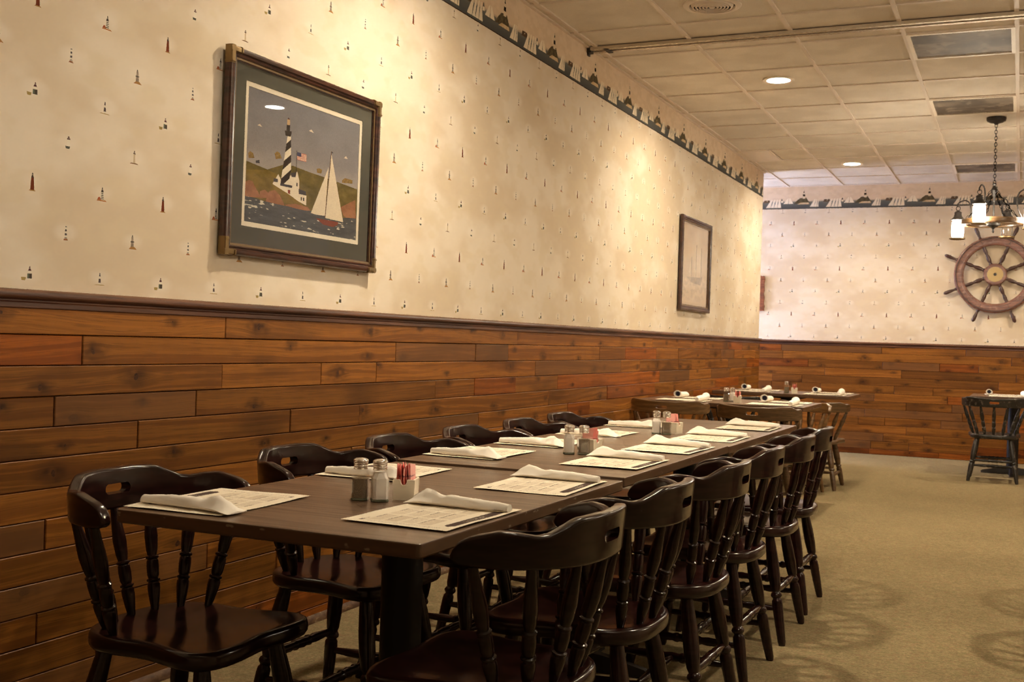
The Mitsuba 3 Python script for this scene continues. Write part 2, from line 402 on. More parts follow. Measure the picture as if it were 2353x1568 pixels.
def fn_sketch(p, n, uv):
    u, v = uv.x, uv.y
    a = fbm(u * 6, v * 8, 2.0, 4)
    col = mix((.50, .385, .27), (.58, .46, .34), a)
    col = mix(col, (.38, .29, .215), .6 * (1 - smoothstep(.05, .25, dr.abs(v - .24))) * smoothstep(.4, .6, fbm(u * 14, v * 26, 7.0, 3)))
    col = mix(col, (.64, .55, .43), .7 * (1 - smoothstep(.0, .3, dr.abs(u - .6) + dr.abs(v - .62) * .5)))
    hull = poly(u, v, [(.22,.345),(.76,.37),(.82,.415),(.74,.27),(.36,.29)])
    col = sel(hull, mix((.20, .15, .115), (.34, .26, .19), noise(u * 30, v * 30)), col)
    for x, t in ((.38, .60), (.55, .76), (.74, .74)):
        col = sel((dr.abs(u - x) < .010) & (v > .36) & (v < t), C(.27, .20, .15), col)
    for t in ([(.28,.40),(.35,.40),(.36,.57)], [(.45,.42),(.53,.42),(.54,.56),(.47,.55)], [(.58,.42),(.71,.42),(.71,.60),(.62,.60)]):
        col = sel(poly(u, v, t), C(.60, .50, .38), col)
    return sel((u < .035) | (u > .965) | (v < .04) | (v > .965), C(.50, .39, .28), col)

def fn_placemat(p, n, uv):
    u, v = uv.x, uv.y            # u along the long side, v from the diner's edge inwards; metres
    L, W = .355, .255
    col = C(.79, .72, .59)
    ink, tan = C(.095, .068, .062), C(.58, .49, .375)
    # paragraphs in three columns, set in unreadable strokes
    cu = (u - .045) / .090; ci = dr.floor(cu); fu = cu - ci
    cv = (v - .062) / .040; ri = dr.floor(cv); fv = cv - ri
    inside = (u > .045) & (u < .315) & (v > .062) & (v < .222)
    block = inside & (fu > .05) & (fu < .94) & (fv > .10) & (fv < .94)
    line = fv * 7.0; lf = line - dr.floor(line)
    word = noise(u * 520, dr.floor(line) * 3.7 + ri * 11, ci * 5 + 2)
    shade = cell_rand(ci, ri, 4)
    col = sel(block, mix(col, tan, .25 + .5 * shade), col)
    col = sel(block & (lf < .55) & (word > .40) & (fv < .76), mix(col, (.50, .42, .33), .5), col)
    col = sel(block & (fv > .80) & (fu < .35 + .5 * cell_rand(ci, ri, 6)) & (word > .3), C(.33, .27, .21), col)
    # title band with slanted ends and illegible pale lettering
    band = (v > .014) & (v < .040) & (dr.abs(u - L / 2) < .125 - dr.abs(v - .027) * .8)
    col = sel(band, ink, col)
    lett = band & (dr.abs(u - L / 2) < .048) & (v > .020) & (v < .034) & (noise(u * 420 + v * 150, v * 260, 3) > .56)
    col = sel(lett, C(.40, .34, .28), col)
    # rules along the short sides, and corner blocks
    eu = dr.minimum(u, L - u)
    col = sel((dr.abs(eu - .031) < .0011) & (v > .03) & (v < .225), C(.20, .15, .13), col)
    col = sel((dr.abs(eu - .021) < .0006) & (v > .03) & (v < .225), C(.33, .27, .21), col)
    col = sel((dr.abs(v - .226) < .004) & (eu > .030) & (eu < .046), C(.15, .11, .10), col)
    col = sel((dr.abs(v - .226) < .0012) & (eu > .046) & (eu < .07), C(.25, .19, .15), col)
    return col

def fn_pepper(p, n, uv):
    a = noise(p.x * 1500, p.y * 1500, p.z * 1500)
    return mix((.055, .042, .026), (.36, .28, .19), smoothstep(.25, .8, a))

def fn_packet(p, n, uv):
    t = smoothstep(.0, 1.0, (p.z - .80) / .03)
    k = noise(p.x * 900, p.y * 900, p.z * 300)
    band = (p.z > .803) & (p.z < .807)
    return sel(band & (k > .45), C(.22, .07, .10), mix((.84, .37, .33), (.88, .48, .43), k))

diffuse('mat_wallpaper', mikit.proc(fn_wallpaper))
diffuse('mat_border', mikit.proc(fn_border))
principled('mat_plank', mikit.proc(fn_plank), .45, specular=.22)
principled('mat_trim', mikit.proc(fn_trim), .36, specular=.5)
principled('mat_shoe', mikit.proc(fn_shoe), .6)
diffuse('mat_carpet', mikit.proc(fn_carpet))
diffuse('mat_tile', mikit.proc(fn_tile))
principled('mat_tee', (.62, .53, .44), .55)
principled('mat_lens', mikit.proc(fn_lens), .6, specular=.25)
principled('mat_white_trim', (.74, .66, .55), .5)
scene['mat_track'] = {'type': 'roughconductor', 'alpha': .34, 'specular_reflectance': rgb(.62, .54, .44)}
principled('mat_dark_iron', (.018, .014, .012), .45, specular=.4)
principled('mat_column', (.010, .008, .007), .5, specular=.25)
diffuse('mat_gap', (.012, .008, .006))
principled('mat_laminate', mikit.proc(fn_laminate), .28, specular=.5)
principled('mat_mahogany', mikit.proc(dark_wood((.0085, .0024, .0022), (.017, .0046, .0040), (.026, .0072, .0055))), .17, specular=.42)
principled('mat_walnut', mikit.proc(dark_wood((.060, .031, .012), (.10, .052, .020), (.042, .022, .010))), .32, specular=.5, clearcoat=.5, clearcoat_gloss=.88)
principled('mat_oak', mikit.proc(dark_wood((.10, .050, .017), (.17, .088, .031), (.075, .040, .014))), .34, specular=.5, clearcoat=.5, clearcoat_gloss=.88)
principled('mat_black_worn', mikit.proc(dark_wood((.007, .006, .005), (.013, .011, .009), (.018, .014, .010), .35)), .35, specular=.5, clearcoat=.4, clearcoat_gloss=.85)
principled('mat_wheel', mikit.proc(dark_wood((.13, .045, .030), (.24, .10, .065), (.10, .036, .026), .35, (.42, .29, .22))), .33, specular=.5, clearcoat=.4, clearcoat_gloss=.85)
principled('mat_wheel_dark', mikit.proc(dark_wood((.035, .012, .010), (.062, .022, .016), (.03, .012, .01))), .35, specular=.5, clearcoat=.4, clearcoat_gloss=.85)
principled('mat_brass', (.50, .36, .17), .5, metallic=.4, specular=.4)
principled('mat_brass_dull', (.20, .13, .055), .42, metallic=.7, specular=.5)
principled('mat_frame', mikit.proc(dark_wood((.018, .007, .005), (.055, .017, .009), (.032, .011, .007))), .25, specular=.5, clearcoat=.6, clearcoat_gloss=.9)
principled('mat_frame_lip', (.17, .11, .055), .4, metallic=.4)
diffuse('mat_mat_board', (.064, .067, .057))
diffuse('mat_mat_white', (.66, .60, .49))
diffuse('mat_painting', mikit.proc(fn_painting))
diffuse('mat_sketch', mikit.proc(fn_sketch))
scene['mat_pane'] = {'type': 'thindielectric', 'int_ior': 1.5}
scene['mat_placemat'] = {'type': 'twosided', 'bsdf': {'type': 'diffuse', 'reflectance': mikit.proc(fn_placemat)}}
diffuse('mat_napkin', (.86, .82, .74))
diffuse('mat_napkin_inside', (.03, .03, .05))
scene['mat_chrome'] = {'type': 'roughconductor', 'alpha': .045, 'specular_reflectance': rgb(.86, .83, .80)}
diffuse('mat_salt', (.80, .76, .70))
diffuse('mat_pepper', mikit.proc(fn_pepper))
principled('mat_glass_foot', (.12, .13, .085), .12, specular=.8)
principled('mat_ceramic', (.72, .64, .50), .2, specular=.5)
principled('mat_packet', mikit.proc(fn_packet), .5)
principled('mat_sign_wood', mikit.proc(dark_wood((.14, .040, .016), (.24, .075, .028), (.10, .03, .014))), .5)
diffuse('mat_plain_wall', (.62, .51, .385))
diffuse('mat_lamp_black', (.02, .02, .02))

# ------------------------------------------------------------------ the room
struct('floor', 'speckled tan commercial carpet', 'carpet')
add('floor', box(-2.3, 6.4, -2.6, YB + .1, -.05, 0), 'mat_carpet', False)

XR, YF, XA = 6.2, -2.4, -2.2
struct('wall_left', 'long wall papered with tiny lighthouses above stained wood planks', 'wall')
add('wall_left', box(-.14, 0, YF, YC, 0, H + .02), 'mat_wallpaper', False)
struct('wall_back', 'far wall papered with tiny lighthouses above stained wood planks', 'wall')
add('wall_back', box(XA, XR, YB, YB + .1, 0, H + .02), 'mat_wallpaper', False)
struct('wall_right', 'papered wall across the room', 'wall')
add('wall_right', box(XR, XR + .1, YF, YB + .1, 0, H + .02), 'mat_plain_wall', False)
struct('wall_front', 'papered wall behind the camera', 'wall')
add('wall_front', box(-.14, XR + .1, YF - .1, YF, 0, H + .02), 'mat_plain_wall', False)
struct('wall_corridor', 'papered wall of the side passage', 'wall')
add('wall_corridor', box(XA, -.14, YC - .1, YC, 0, H + .02), 'mat_plain_wall', False)
struct('wall_passage', 'end wall of the side passage with a window', 'wall')
add('wall_passage', cat([box(XA - .1, XA, YC - .1, YB + .1, 0, .85), box(XA - .1, XA, YC - .1, YB + .1, 2.45, H + .02),
                         box(XA - .1, XA, YC - .1, 12.08, .85, 2.45), box(XA - .1, XA, 12.95, YB + .1, .85, 2.45)]), 'mat_plain_wall', False)
struct('window_1', 'bright window at the end of the side passage', 'window')
wm = trimesh.Trimesh([(XA - .04, 12.08, .85), (XA - .04, 12.95, .85), (XA - .04, 12.95, 2.45), (XA - .04, 12.08, 2.45)], [(0, 1, 2), (0, 2, 3)], process=False)
add('window_1__pane', wm, 'mat_lamp_black', False)
scene['window_1__pane']['emitter'] = {'type': 'area', 'radiance': rgb(*WINDOW)}
fr = [box(XA - .05, XA + .02, 12.04, 12.10, .81, 2.49), box(XA - .05, XA + .02, 12.93, 12.99, .81, 2.49),
      box(XA - .05, XA + .02, 12.10, 12.93, .81, .87), box(XA - .05, XA + .02, 12.10, 12.93, 2.43, 2.49), box(XA - .035, XA + .01, 12.10, 12.93, 1.63, 1.67)]
add('window_1__frame', cat(fr), 'mat_white_trim', False)

# wallpaper borders under the ceiling
add('wall_left__wallpaper_border', box(-.002, .0012, YF, YC + .0006, 2.735, H), 'mat_border', False)
add('wall_back__wallpaper_border', box(XA, XR, YB - .0012, YB + .002, 2.735, H), 'mat_border', False)

# planks: rows of boards, each one a piece of its wall
JL = {0: [3.16, 5.65, 8.15, 9.82], 1: [2.51, 4.34, 5.14, 5.54, 6.99, 7.52, 8.26, 8.86], 2: [3.15, 3.76, 4.18, 5.92, 7.43, 7.86, 8.87],
      3: [2.41, 3.02, 4.72, 5.14, 5.65, 6.27, 8.36, 9.21], 4: [2.75, 3.56, 4.05, 6.13, 7.16, 8.24], 5: [4.57, 5.2, 6.44, 6.83, 8.1],
      6: [4.0, 5.1, 6.0, 7.3], 7: [2.39, 2.99, 4.1, 5.6], 8: [3.4, 4.6, 6.1], 9: [3.1, 4.4, 5.2], 10: [2.37, 3.5, 4.9], 11: [2.6, 3.9, 5.0], 12: [2.9, 4.3]}
JB = {0: [2.0], 1: [.06, 2.45], 2: [1.15, 1.74, 2.13], 3: [.53, 1.35, 2.5], 4: [-.05, .28, 2.33], 5: [.49, 1.28, 1.68], 6: [1.83], 7: [1.41], 8: [.55],
      9: [.91, 1.19, 1.77], 10: [1.42], 11: [1.18], 12: [1.05, 1.45]}
def joints(given, lo, hi, r):
    g = sorted(given); out = [lo]
    x = lo
    while g and x + 1.3 < min(g[0], 2.15):
        x += r.uniform(.45, 1.15); out.append(x)
    out += g; x = out[-1]
    while x < hi - .5:
        x += r.uniform(.4, 1.15)
        if x < hi - .2: out.append(x)
    return sorted(set(out)) + [hi]
pid = 0
def plank_mesh(a, b, z0, z1, proud, wall):
    global pid
    pid += 1
    g, hgap = .0018, .0011
    bk, md, ft = eased(.001, proud, a + g, b - g, z0 + hgap, z1 - hgap, .0022)
    P, uv, F = [], [], []
    def face(q):
        k = len(P)
        for w in q:
            P.append(w); uv.append((w[1] - a, 10.0 * pid + (w[2] - z0)))
        F.extend([(k, k + 1, k + 2), (k, k + 2, k + 3)])
    face(ft)
    for i in range(4):
        j = (i + 1) % 4
        face([md[i], md[j], ft[j], ft[i]]); face([bk[i], bk[j], md[j], md[i]])
    P = np.array(P)
    if wall == 'back':
        P = np.c_[P[:, 1], YB - P[:, 0], P[:, 2]]
    m = trimesh.Trimesh(P, F, process=False)
    return m, np.array(uv)
prng = random.Random(21)
for r in range(14):
    z1 = PZ - PD * (r - 1) if r else 1.192
    z0 = PZ - PD * r
    z0 = max(z0, .001)
    for wall, J, lo, hi in (('left', JL, .2, YC), ('back', JB, -1.2, XR)):
        js = joints(J.get(r, []), lo + prng.uniform(-.5, 0), hi, prng)
        for a, b in zip(js[:-1], js[1:]):
            m, uv = plank_mesh(a, b, z0, z1, .014 + prng.choice((0, 0, .001, .002, .003)), wall)
            add('wall_%s__plank' % wall, m, 'mat_plank', False, uv=uv)

# chair rail, moulded
def rail_profile():   # (out, z) closed
    t = RAIL
    return np.array([(0, 1.188), (.020, 1.188), (.0225, 1.1905), (.0225, 1.203), (.0195, 1.2055), (.0165, 1.2075), (.0165, 1.2105), (.022, 1.2135), (.030, 1.2165),
                     (.0335, 1.221), (.0345, 1.227), (.033, 1.233), (.028, 1.2375), (.020, t), (0, t)])
rp = rail_profile()
struct('trim_1', 'dark stained chair rail along the planked wall', 'chair rail')
add('trim_1', loft([np.c_[rp[:, 0], np.full(len(rp), y), rp[:, 1]] for y in (YF, YC + .03)]), 'mat_trim', 25)
struct('trim_2', 'dark stained chair rail on the far wall', 'chair rail')
add('trim_2', loft([np.c_[np.full(len(rp), x), YB - rp[:, 0], rp[:, 1]] for x in (XA, XR)]), 'mat_trim', 25)
struct('baseboard_left', 'scuffed brown shoe moulding at the foot of the planked wall', 'baseboard')
add('baseboard_left', loft([np.array([(.0, y, 0), (.030, y, 0), (.030, y, .010), (.026, y, .022), (.019, y, .030), (.0, y, .033)]) for y in (YF, YC)]), 'mat_shoe', 25)
struct('trim_3', 'painted angle strip where ceiling meets walls', 'trim')
add('trim_3', cat([box(.0, .022, YF, YC, H - .0005, H + .012), box(XA, XR, YB - .022, YB, H - .0005, H + .012)]), 'mat_tee', False)

# ------------------------------------------------------------------ ceiling: tees, tiles, fittings
X0, DX, Y0, DY = .0645, .6, 6.2846, .6097
struct('ceiling', 'suspended ceiling of cream tiles in a metal grid', 'ceiling')
add('ceiling', box(-2.4, 6.4, -2.6, YB + .1, H + .16, H + .2), 'mat_gap', False)
CX0, CX1, CY0 = -2.1355, X0 + 10 * DX, Y0 - 3 * DY
xs = [X0 + k * DX for k in range(-1, 7)]
ys = [Y0 + k * DY for k in range(-3, 12)]
for x in xs:
    add('ceiling__grid_tee', box(x - .012, x + .012, CY0 if x > -.1 else YC, YB, H - .002, H + .022), 'mat_tee', False)
for y in ys:
    add('ceiling__grid_tee', box(.022 if y < YC else XA, xs[-1], y - .0105, y + .0105, H - .001, H + .021), 'mat_tee', False)
holes = {}
down_x, down_y = (.961, 3.323), (4.10, 7.818, 11.533)
def tile_mesh(x0, x1, y0, y1, hole=None):
    m = box(x0 + .009, x1 - .009, y0 + .009, y1 - .009, H + .007, H + .022)
    if hole:
        c = trimesh.creation.cylinder(radius=hole[2], height=.2, sections=36); c.apply_translation((hole[0], hole[1], H))
        m = trimesh.boolean.difference([m, c], engine='manifold')
    return m
lens_rows = {1: 'first', 4: 'second', 9: 'third'}
tile_plain = mikit.ply(tile_mesh(0, DX, 0, DY), 'mat_tile', smooth=False)
for i in range(-1, 6):
    for j in range(-3, 12):
        x0, y0 = X0 + i * DX, Y0 + j * DY
        x1, y1 = x0 + DX, min(y0 + DY, YB + .012)
        if i == -1:
            if y0 > YC - .2:
                add('ceiling__tile', tile_mesh(x0, x1, y0, y1), 'mat_tile', False); continue
            x0 = .004
        if i == 3 and j in lens_rows: continue
        if i == -1 or j == 11:
            add('ceiling__tile', tile_mesh(x0, x1, y0, y1), 'mat_tile', False); continue
        hole = None
        for dx in down_x:
            for dy in down_y:
                if x0 < dx < x1 and y0 < dy < y1: hole = (dx, dy, .088)
        if i == 0 and j == 7:      # the tile cut beside a small access panel
            add('ceiling__tile', tile_mesh(.345, x1, y0, y1), 'mat_tile', False)
            add('ceiling__access_panel', box(.078, .338, y0 + .012, y1 - .012, H - .004, H + .02), 'mat_tee', False)
            labels['ceiling__access_panel'] = {'label': 'small plain access panel near the wall'}
            add('ceiling__grid_tee', box(.335, .347, y0 + .01, y1 - .01, H - .001, H + .021), 'mat_tee', False)
        elif hole:
            add('ceiling__tile', tile_mesh(x0, x1, y0, y1, hole), 'mat_tile', False)
        else:
            add('ceiling__tile', tile_plain, None, to_world=T().translate([x0, y0, 0]))
# beyond what the picture shows, the tiles run on as plain slabs
rest = [box(XA, X0 - DX, YC, YB, H + .007, H + .022), box(xs[-2] + .009, XR, CY0, YB, H + .007, H + .022), box(-.1, XR, YF, CY0 - .012, H + .007, H + .022)]
rm = cat(rest)
cyl = []
for dx in down_x:
    for dy in down_y:
        c = trimesh.creation.cylinder(radius=.088, height=.3, sections=36); c.apply_translation((dx, dy, H)); cyl.append(c)
rest = [trimesh.boolean.difference([m] + cyl, engine='manifold') for m in rest]
add('ceiling__tile_field', cat(rest), 'mat_tile', False)
labels['ceiling__tile_field'] = {'kind': 'stuff'}

# switched-off light panels
for j, word in lens_rows.items():
    x0, y0 = X0 + 3 * DX + .008, Y0 + j * DY + .008; x1, y1 = x0 + DX - .016, y0 + DY - .016
    name = {1: 'switched-off ceiling light panel with blotchy grey lens next to the metal track', 4: 'switched-off grey ceiling light panel beside the canopy of the chandelier',
            9: 'switched-off grey ceiling light panel close to the far wall'}[j]
    t = thing('light_panel', name, 'light panel', 'unlit ceiling light panels')
    w = .022
    add(t + '__frame', cat([box(x0, x1, y0, y0 + w, H - .006, H + .03), box(x0, x1, y1 - w, y1, H - .006, H + .03), box(x0, x0 + w, y0 + w, y1 - w, H - .006, H + .03), box(x1 - w, x1, y0 + w, y1 - w, H - .006, H + .03)]), 'mat_white_trim', False)
    add(t + '__lens', box(x0 + w, x1 - w, y0 + w, y1 - w, H + .002, H + .008), 'mat_lens', False)
    add(t + '__housing', box(x0, x1, y0, y1, H + .03, H + .1), 'mat_tee', False)

# recessed lamps
lamp_prof = lambda rr: rr
ring_m = None
def ring_of(profile, n=40):
    """Closed profile (r, z) turned round z."""
    a = np.linspace(0, 2 * np.pi, n, endpoint=False)
    rings = [np.array([(r * math.cos(t), r * math.sin(t), z) for r, z in profile]) for t in a]
    m = loft(rings + [rings[0]], cap=False)
    if m.volume < 0: m.invert()
    return m
trim_m = mikit.ply(ring_of([(.080, -.002), (.104, -.004), (.108, -.001), (.108, .0065), (.086, .0065), (.083, .03), (.079, .03)]), 'mat_white_trim', smooth=40)
can_m = mikit.ply(ring_of([(.0835, .03), (.0865, .03), (.0865, .115), (.0835, .115)]), 'mat_white_trim', smooth=40)
a_ = np.linspace(0, 2 * np.pi, 36, endpoint=False)
dv = np.vstack([np.c_[.0775 * np.cos(a_), .0775 * np.sin(a_), np.full(36, .022)], [[0, 0, .022]]])
disc = trimesh.Trimesh(dv, [((i + 1) % 36, i, 36) for i in range(36)], process=False)
disc_m = mikit.ply(disc, 'mat_lamp_black', smooth=False)
cover_m = mikit.ply(lathe([(.084, .114), (.084, .122)], 30), 'mat_white_trim', smooth=False)
dl_row = ['over the long table side', 'over the aisle']
dl_lab = {(0, 1): 'lit round recessed downlight, the larger of the two seen in the ceiling tiles', (0, 2): 'lit round recessed downlight close to the far wall, the smaller of two'}
for i, dx in enumerate(down_x):
    for j, dy in enumerate(down_y):
        t = thing('recessed_downlight', dl_lab.get((i, j), 'lit recessed downlight %s, %s from the front wall' % (dl_row[i], ORD[j])), 'downlight', 'recessed downlights')
        to = T().translate([dx, dy, H])
        add(t + '__trim_ring', trim_m, None, to_world=to); add(t + '__can', can_m, None, to_world=to); add(t + '__cover', cover_m, None, to_world=to)
        k = add(t + '__lamp', disc_m, None, to_world=to)
        scene[k]['emitter'] = {'type': 'area', 'radiance': rgb(*(DOWN * WARM))}

# round air diffuser
t = thing('air_vent', 'round cream ceiling air diffuser with concentric rings', 'air vent')
to = T().translate([.957, 6.0, H])
add(t + '__flange', ring_of([(.125, -.006), (.150, -.004), (.158, .002), (.158, .008), (.120, .008)]), 'mat_tee', 40, to)
for q, rr in enumerate((.100, .082, .064, .046, .028)):
    add(t + '__ring', ring_of([(rr, -.012), (rr + .007, -.010), (rr + .016, .004), (rr + .014, .006), (rr, -.006)]), 'mat_tee', 40, to)
add(t + '__hub', lathe([(.012, -.012), (.016, -.010), (.018, .004)], 24), 'mat_tee', 40, to)
add(t + '__throat', lathe([(.120, .0062), (.120, .0066)], 30), 'mat_gap', False, to)

# folding-partition track
t = thing('partition_track', 'long metal partition track crossing the ceiling from wall to wall', 'track')
yt = 6.645
add(t + '__channel', cat([box(.03, XR, yt - .045, yt - .028, H - .019, H), box(.03, XR, yt + .028, yt + .045, H - .019, H), box(.03, XR, yt - .028, yt + .028, H - .009, H - .001),
                          box(.03, XR, yt - .028, yt - .016, H - .019, H - .016), box(.03, XR, yt + .016, yt + .028, H - .019, H - .016)]), 'mat_track', False)
add(t + '__bracket', cat([box(.0, .03, yt - .03, yt + .02, H - .03, H), box(.12, .15, yt - .05, yt + .05, H - .024, H - .018), box(.0, .010, yt - .02, yt + .015, H - .045, H - .02)]), 'mat_dark_iron', False)

# ------------------------------------------------------------------ chairs
HALF = np.array([(-.25, 0), (-.239, .096), (-.192, .187), (-.135, .233), (-.085, .250), (-.030, .258)])
_pts = np.vstack([HALF[::-1] * [1, -1], HALF[1:]])
_t = np.r_[0, np.cumsum(np.linalg.norm(np.diff(_pts, axis=0), axis=1))]
U_CS, U_L = CubicSpline(_t, _pts), _t[-1]
def u_at(s):                     # s in [-1, 1]
    q = (s + 1) / 2 * U_L
    p = U_CS(q); d = U_CS(q, 1); d = d / np.linalg.norm(d)
    return p, np.array([d[1], -d[0]])
def lerp_table(s, tab):
    return float(np.interp(abs(s), [a for a, _ in tab], [b for _, b in tab]))
STYLE = {   # top edge of the back rail against |s|
    'horseshoe': dict(top=[(0, .797), (.16, .798), (.33, .795), (.42, .781), (.50, .768), (.56, .765), (.66, .772), (.75, .775), (.84, .767), (.90, .760), (.945, .752), (.98, .737), (1, .722)],
                      bot=[(0, .697), (.3, .697), (.6, .699), (.85, .700), (.95, .703), (.98, .707), (1, .714)], slot=(.043, .735, .760)),
    'crest': dict(top=[(0, .786), (.25, .788), (.50, .794), (.62, .796), (.70, .785), (.76, .776), (.84, .781), (.90, .780), (.95, .770), (.98, .752), (1, .735)],
                  bot=[(0, .704), (.3, .704), (.6, .704), (.85, .705), (.95, .708), (.98, .712), (1, .722)], slot=(.040, .735, .757)),
}
def back_rail(style):
    st = STYLE[style]; th = .0145; rings = []
    for s in np.r_[np.linspace(-1, -.9, 7), np.linspace(-.88, .88, 57), np.linspace(.9, 1, 7)]:
        p, nrm = u_at(s)
        zb, zt = lerp_table(s, st['bot']), lerp_table(s, st['top'])
        e = min(1.0, (1 - abs(s)) / .04); tt = th * (.55 + .45 * math.sqrt(max(0, 1 - (1 - e) ** 2)))
        c = min(.0075, (zt - zb) * .3)
        prof = [(-tt, zb + c), (-tt + c * .3, zb + c * .3), (-tt + c, zb), (tt - c, zb), (tt - c * .3, zb + c * .3), (tt, zb + c),
                (tt, zt - c), (tt - c * .3, zt - c * .3), (tt - c, zt), (-tt + c, zt), (-tt + c * .3, zt - c * .3), (-tt, zt - c)]
        rings.append(np.array([(p[0] + nrm[0] * (o - .10 * (z - .70) * -1 * 0) + nrm[0] * -0 + nrm[0] * .08 * (z - .70), p[1] + nrm[1] * (o + .08 * (z - .70)), z) for o, z in [(a, b) for a, b in prof]]))
    m = loft(rings)
    hw, z0, z1 = st['slot']
    zc, hh = (z0 + z1) / 2, (z1 - z0) / 2
    pts = [(math.cos(a) * hh + (hw - hh) * (1 if math.cos(a) > 0 else -1), zc + math.sin(a) * hh) for a in np.linspace(0, 2 * np.pi, 24, endpoint=False)]
    cut = loft([np.array([(x, y, z) for y, z in pts]) for x in (-.4, -.15)])
    if cut.volume < 0: cut.invert()
    return trimesh.boolean.difference([m, cut], engine='manifold')
# the normal from u_at points outwards at the rear: check
_p, _n = u_at(0.0)
if _n[0] > 0:
    _ua = u_at
    def u_at(s):
        p, n = _ua(s); return p, -n

def seat_mesh():
    half = np.array([(-.212, 0), (-.208, .075), (-.185, .140), (-.140, .182), (-.080, .197), (-.025, .193), (.030, .194), (.085, .207), (.140, .217), (.185, .205), (.210, .165), (.216, .11), (.212, .055), (.207, 0)])
    full = np.vstack([half, half[-2:0:-1] * [1, -1]])
    t = np.r_[0, np.cumsum(np.linalg.norm(np.diff(np.vstack([full, full[:1]]), axis=0), axis=1))]
    cs = CubicSpline(t, np.vstack([full, full[:1]]), bc_type='periodic')
    q = cs(np.linspace(0, t[-1], 72, endpoint=False))
    P = Polygon(q); n = len(q)
    d = np.roll(q, -1, 0) - np.roll(q, 1, 0); nr = np.c_[d[:, 1], -d[:, 0]]; nr /= np.linalg.norm(nr, axis=1)[:, None]
    if np.sum(nr * (q - q.mean(0))) < 0: nr = -nr
    def ring(inset, z): return np.c_[q - nr * inset, np.full(n, z)]
    rings = [ring(.016, .404), ring(.006, .408), ring(.001, .415), ring(0, .424), ring(.001, .436), ring(.004, .442), ring(.010, .4455), ring(.018, .446)]
    c = np.array([-.01, 0])
    for k, z in ((.85, .4445), (.68, .440), (.48, .4365), (.25, .435), (.08, .435)):
        rings.append(np.c_[c + (q - c) * k, np.full(n, z)])
    return loft(rings)

SPINDLE = [(.0085, 0), (.0095, .03), (.0125, .10), (.0155, .20), (.0155, .245), (.0125, .262), (.0165, .275), (.0165, .288), (.012, .298), (.0145, .325), (.0155, .40), (.0145, .455),
           (.012, .468), (.0160, .478), (.0160, .492), (.0115, .505), (.0145, .56), (.0165, .68), (.0150, .76), (.0115, .90), (.0098, 1.0)]
LEG = [(.0115, 0), (.0150, .03), (.0185, .20), (.0205, .36), (.0195, .40), (.0150, .415), (.0150, .425), (.0210, .44), (.0220, .452), (.0190, .47), (.0150, .48), (.0195, .51), (.0235, .62),
       (.0235, .76), (.0200, .90), (.0165, 1.0)]
STRETCH = [(.0085, 0), (.0105, .08), (.0150, .30), (.0120, .36), (.0165, .39), (.0165, .41), (.0130, .43), (.0165, .50), (.0130, .57), (.0165, .59), (.0165, .61), (.0120, .64), (.0150, .70), (.0105, .92), (.0085, 1.0)]
sp_m, lg_m, st_m = lathe(SPINDLE, 12), lathe(LEG, 14), lathe(STRETCH, 10)
def chair_parts(style):
    out = [('seat', seat_mesh(), 40), ('back_rail', back_rail(style), 35)]
    for s, b in ((0, (-.183, 0)), (-.29, (-.172, -.070)), (.29, (-.172, .070)), (-.58, (-.142, -.128)), (.58, (-.142, .128)), (-.885, (-.088, -.166)), (.885, (-.088, .166))):
        p, _ = u_at(s)
        out.append(('spindle', between(sp_m, (b[0], b[1], .438), (p[0], p[1], .703)), 40))
    feet = {}
    for sx in (-1, 1):
        for sy in (-1, 1):
            a, b = (sx * .205 - .004, sy * .198, 0), (sx * .135, sy * .135, .412)
            feet[sx, sy] = (np.array(a), np.array(b))
            out.append(('leg', between(lg_m, a, b), 40))
    at = lambda sx, sy, z: feet[sx, sy][0] + (feet[sx, sy][1] - feet[sx, sy][0]) * (z / .412)
    for sy in (-1, 1):
        out.append(('stretcher', between(st_m, at(-1, sy, .135), at(1, sy, .135)), 40))
    mid = [(at(-1, sy, .135) + at(1, sy, .135)) / 2 for sy in (-1, 1)]
    out.append(('stretcher', between(st_m, mid[0], mid[1]), 40))
    out.append(('stretcher', between(st_m, at(1, -1, .20), at(1, 1, .20)), 40))
    out.append(('stretcher', between(st_m, at(-1, -1, .20), at(-1, 1, .20)), 40))
    return [(n, mikit.ply(m, 'mat_mahogany', smooth=sm)) for n, m, sm in out]
CHAIR = {s: chair_parts(s) for s in STYLE}
def chair(style, mat, x, y, deg, label, group, scale=1.0):
    t = thing('dining_chair', label, 'chair', group)
    to = T().translate([x, y, 0]).rotate([0, 0, 1], deg).scale(list(scale) if isinstance(scale, tuple) else scale)
    for n, d in CHAIR[style]:
        add(t + '__' + n, d, mat, to_world=to)
    return t
LEFT = [(.765, 2.134, 1.3), (.738, 2.875, -.6), (.765, 3.425, 0), (.768, 3.978, -.5), (.768, 4.53, -1), (.745, 5.082, -1)]
RIGHT = [(1.515, 2.208, 179.2), (1.515, 2.77, 180.6), (1.533, 3.36, 179), (1.522, 3.96, 179), (1.527, 4.58, 179.5), (1.515, 5.135, 180)]
for k, (x, y, a) in enumerate(LEFT):
    chair('horseshoe', 'mat_mahogany', x, y, a, 'dark mahogany chair, wall side of the long table, %s from the near end' % ORD[k], 'dark chairs on the wall side of the long table')
for k, (x, y, a) in enumerate(RIGHT):
    chair('horseshoe', 'mat_mahogany', x, y, a, 'dark mahogany chair, aisle side of the long table, %s from the near end' % ORD[k], 'dark chairs on the aisle side of the long table')

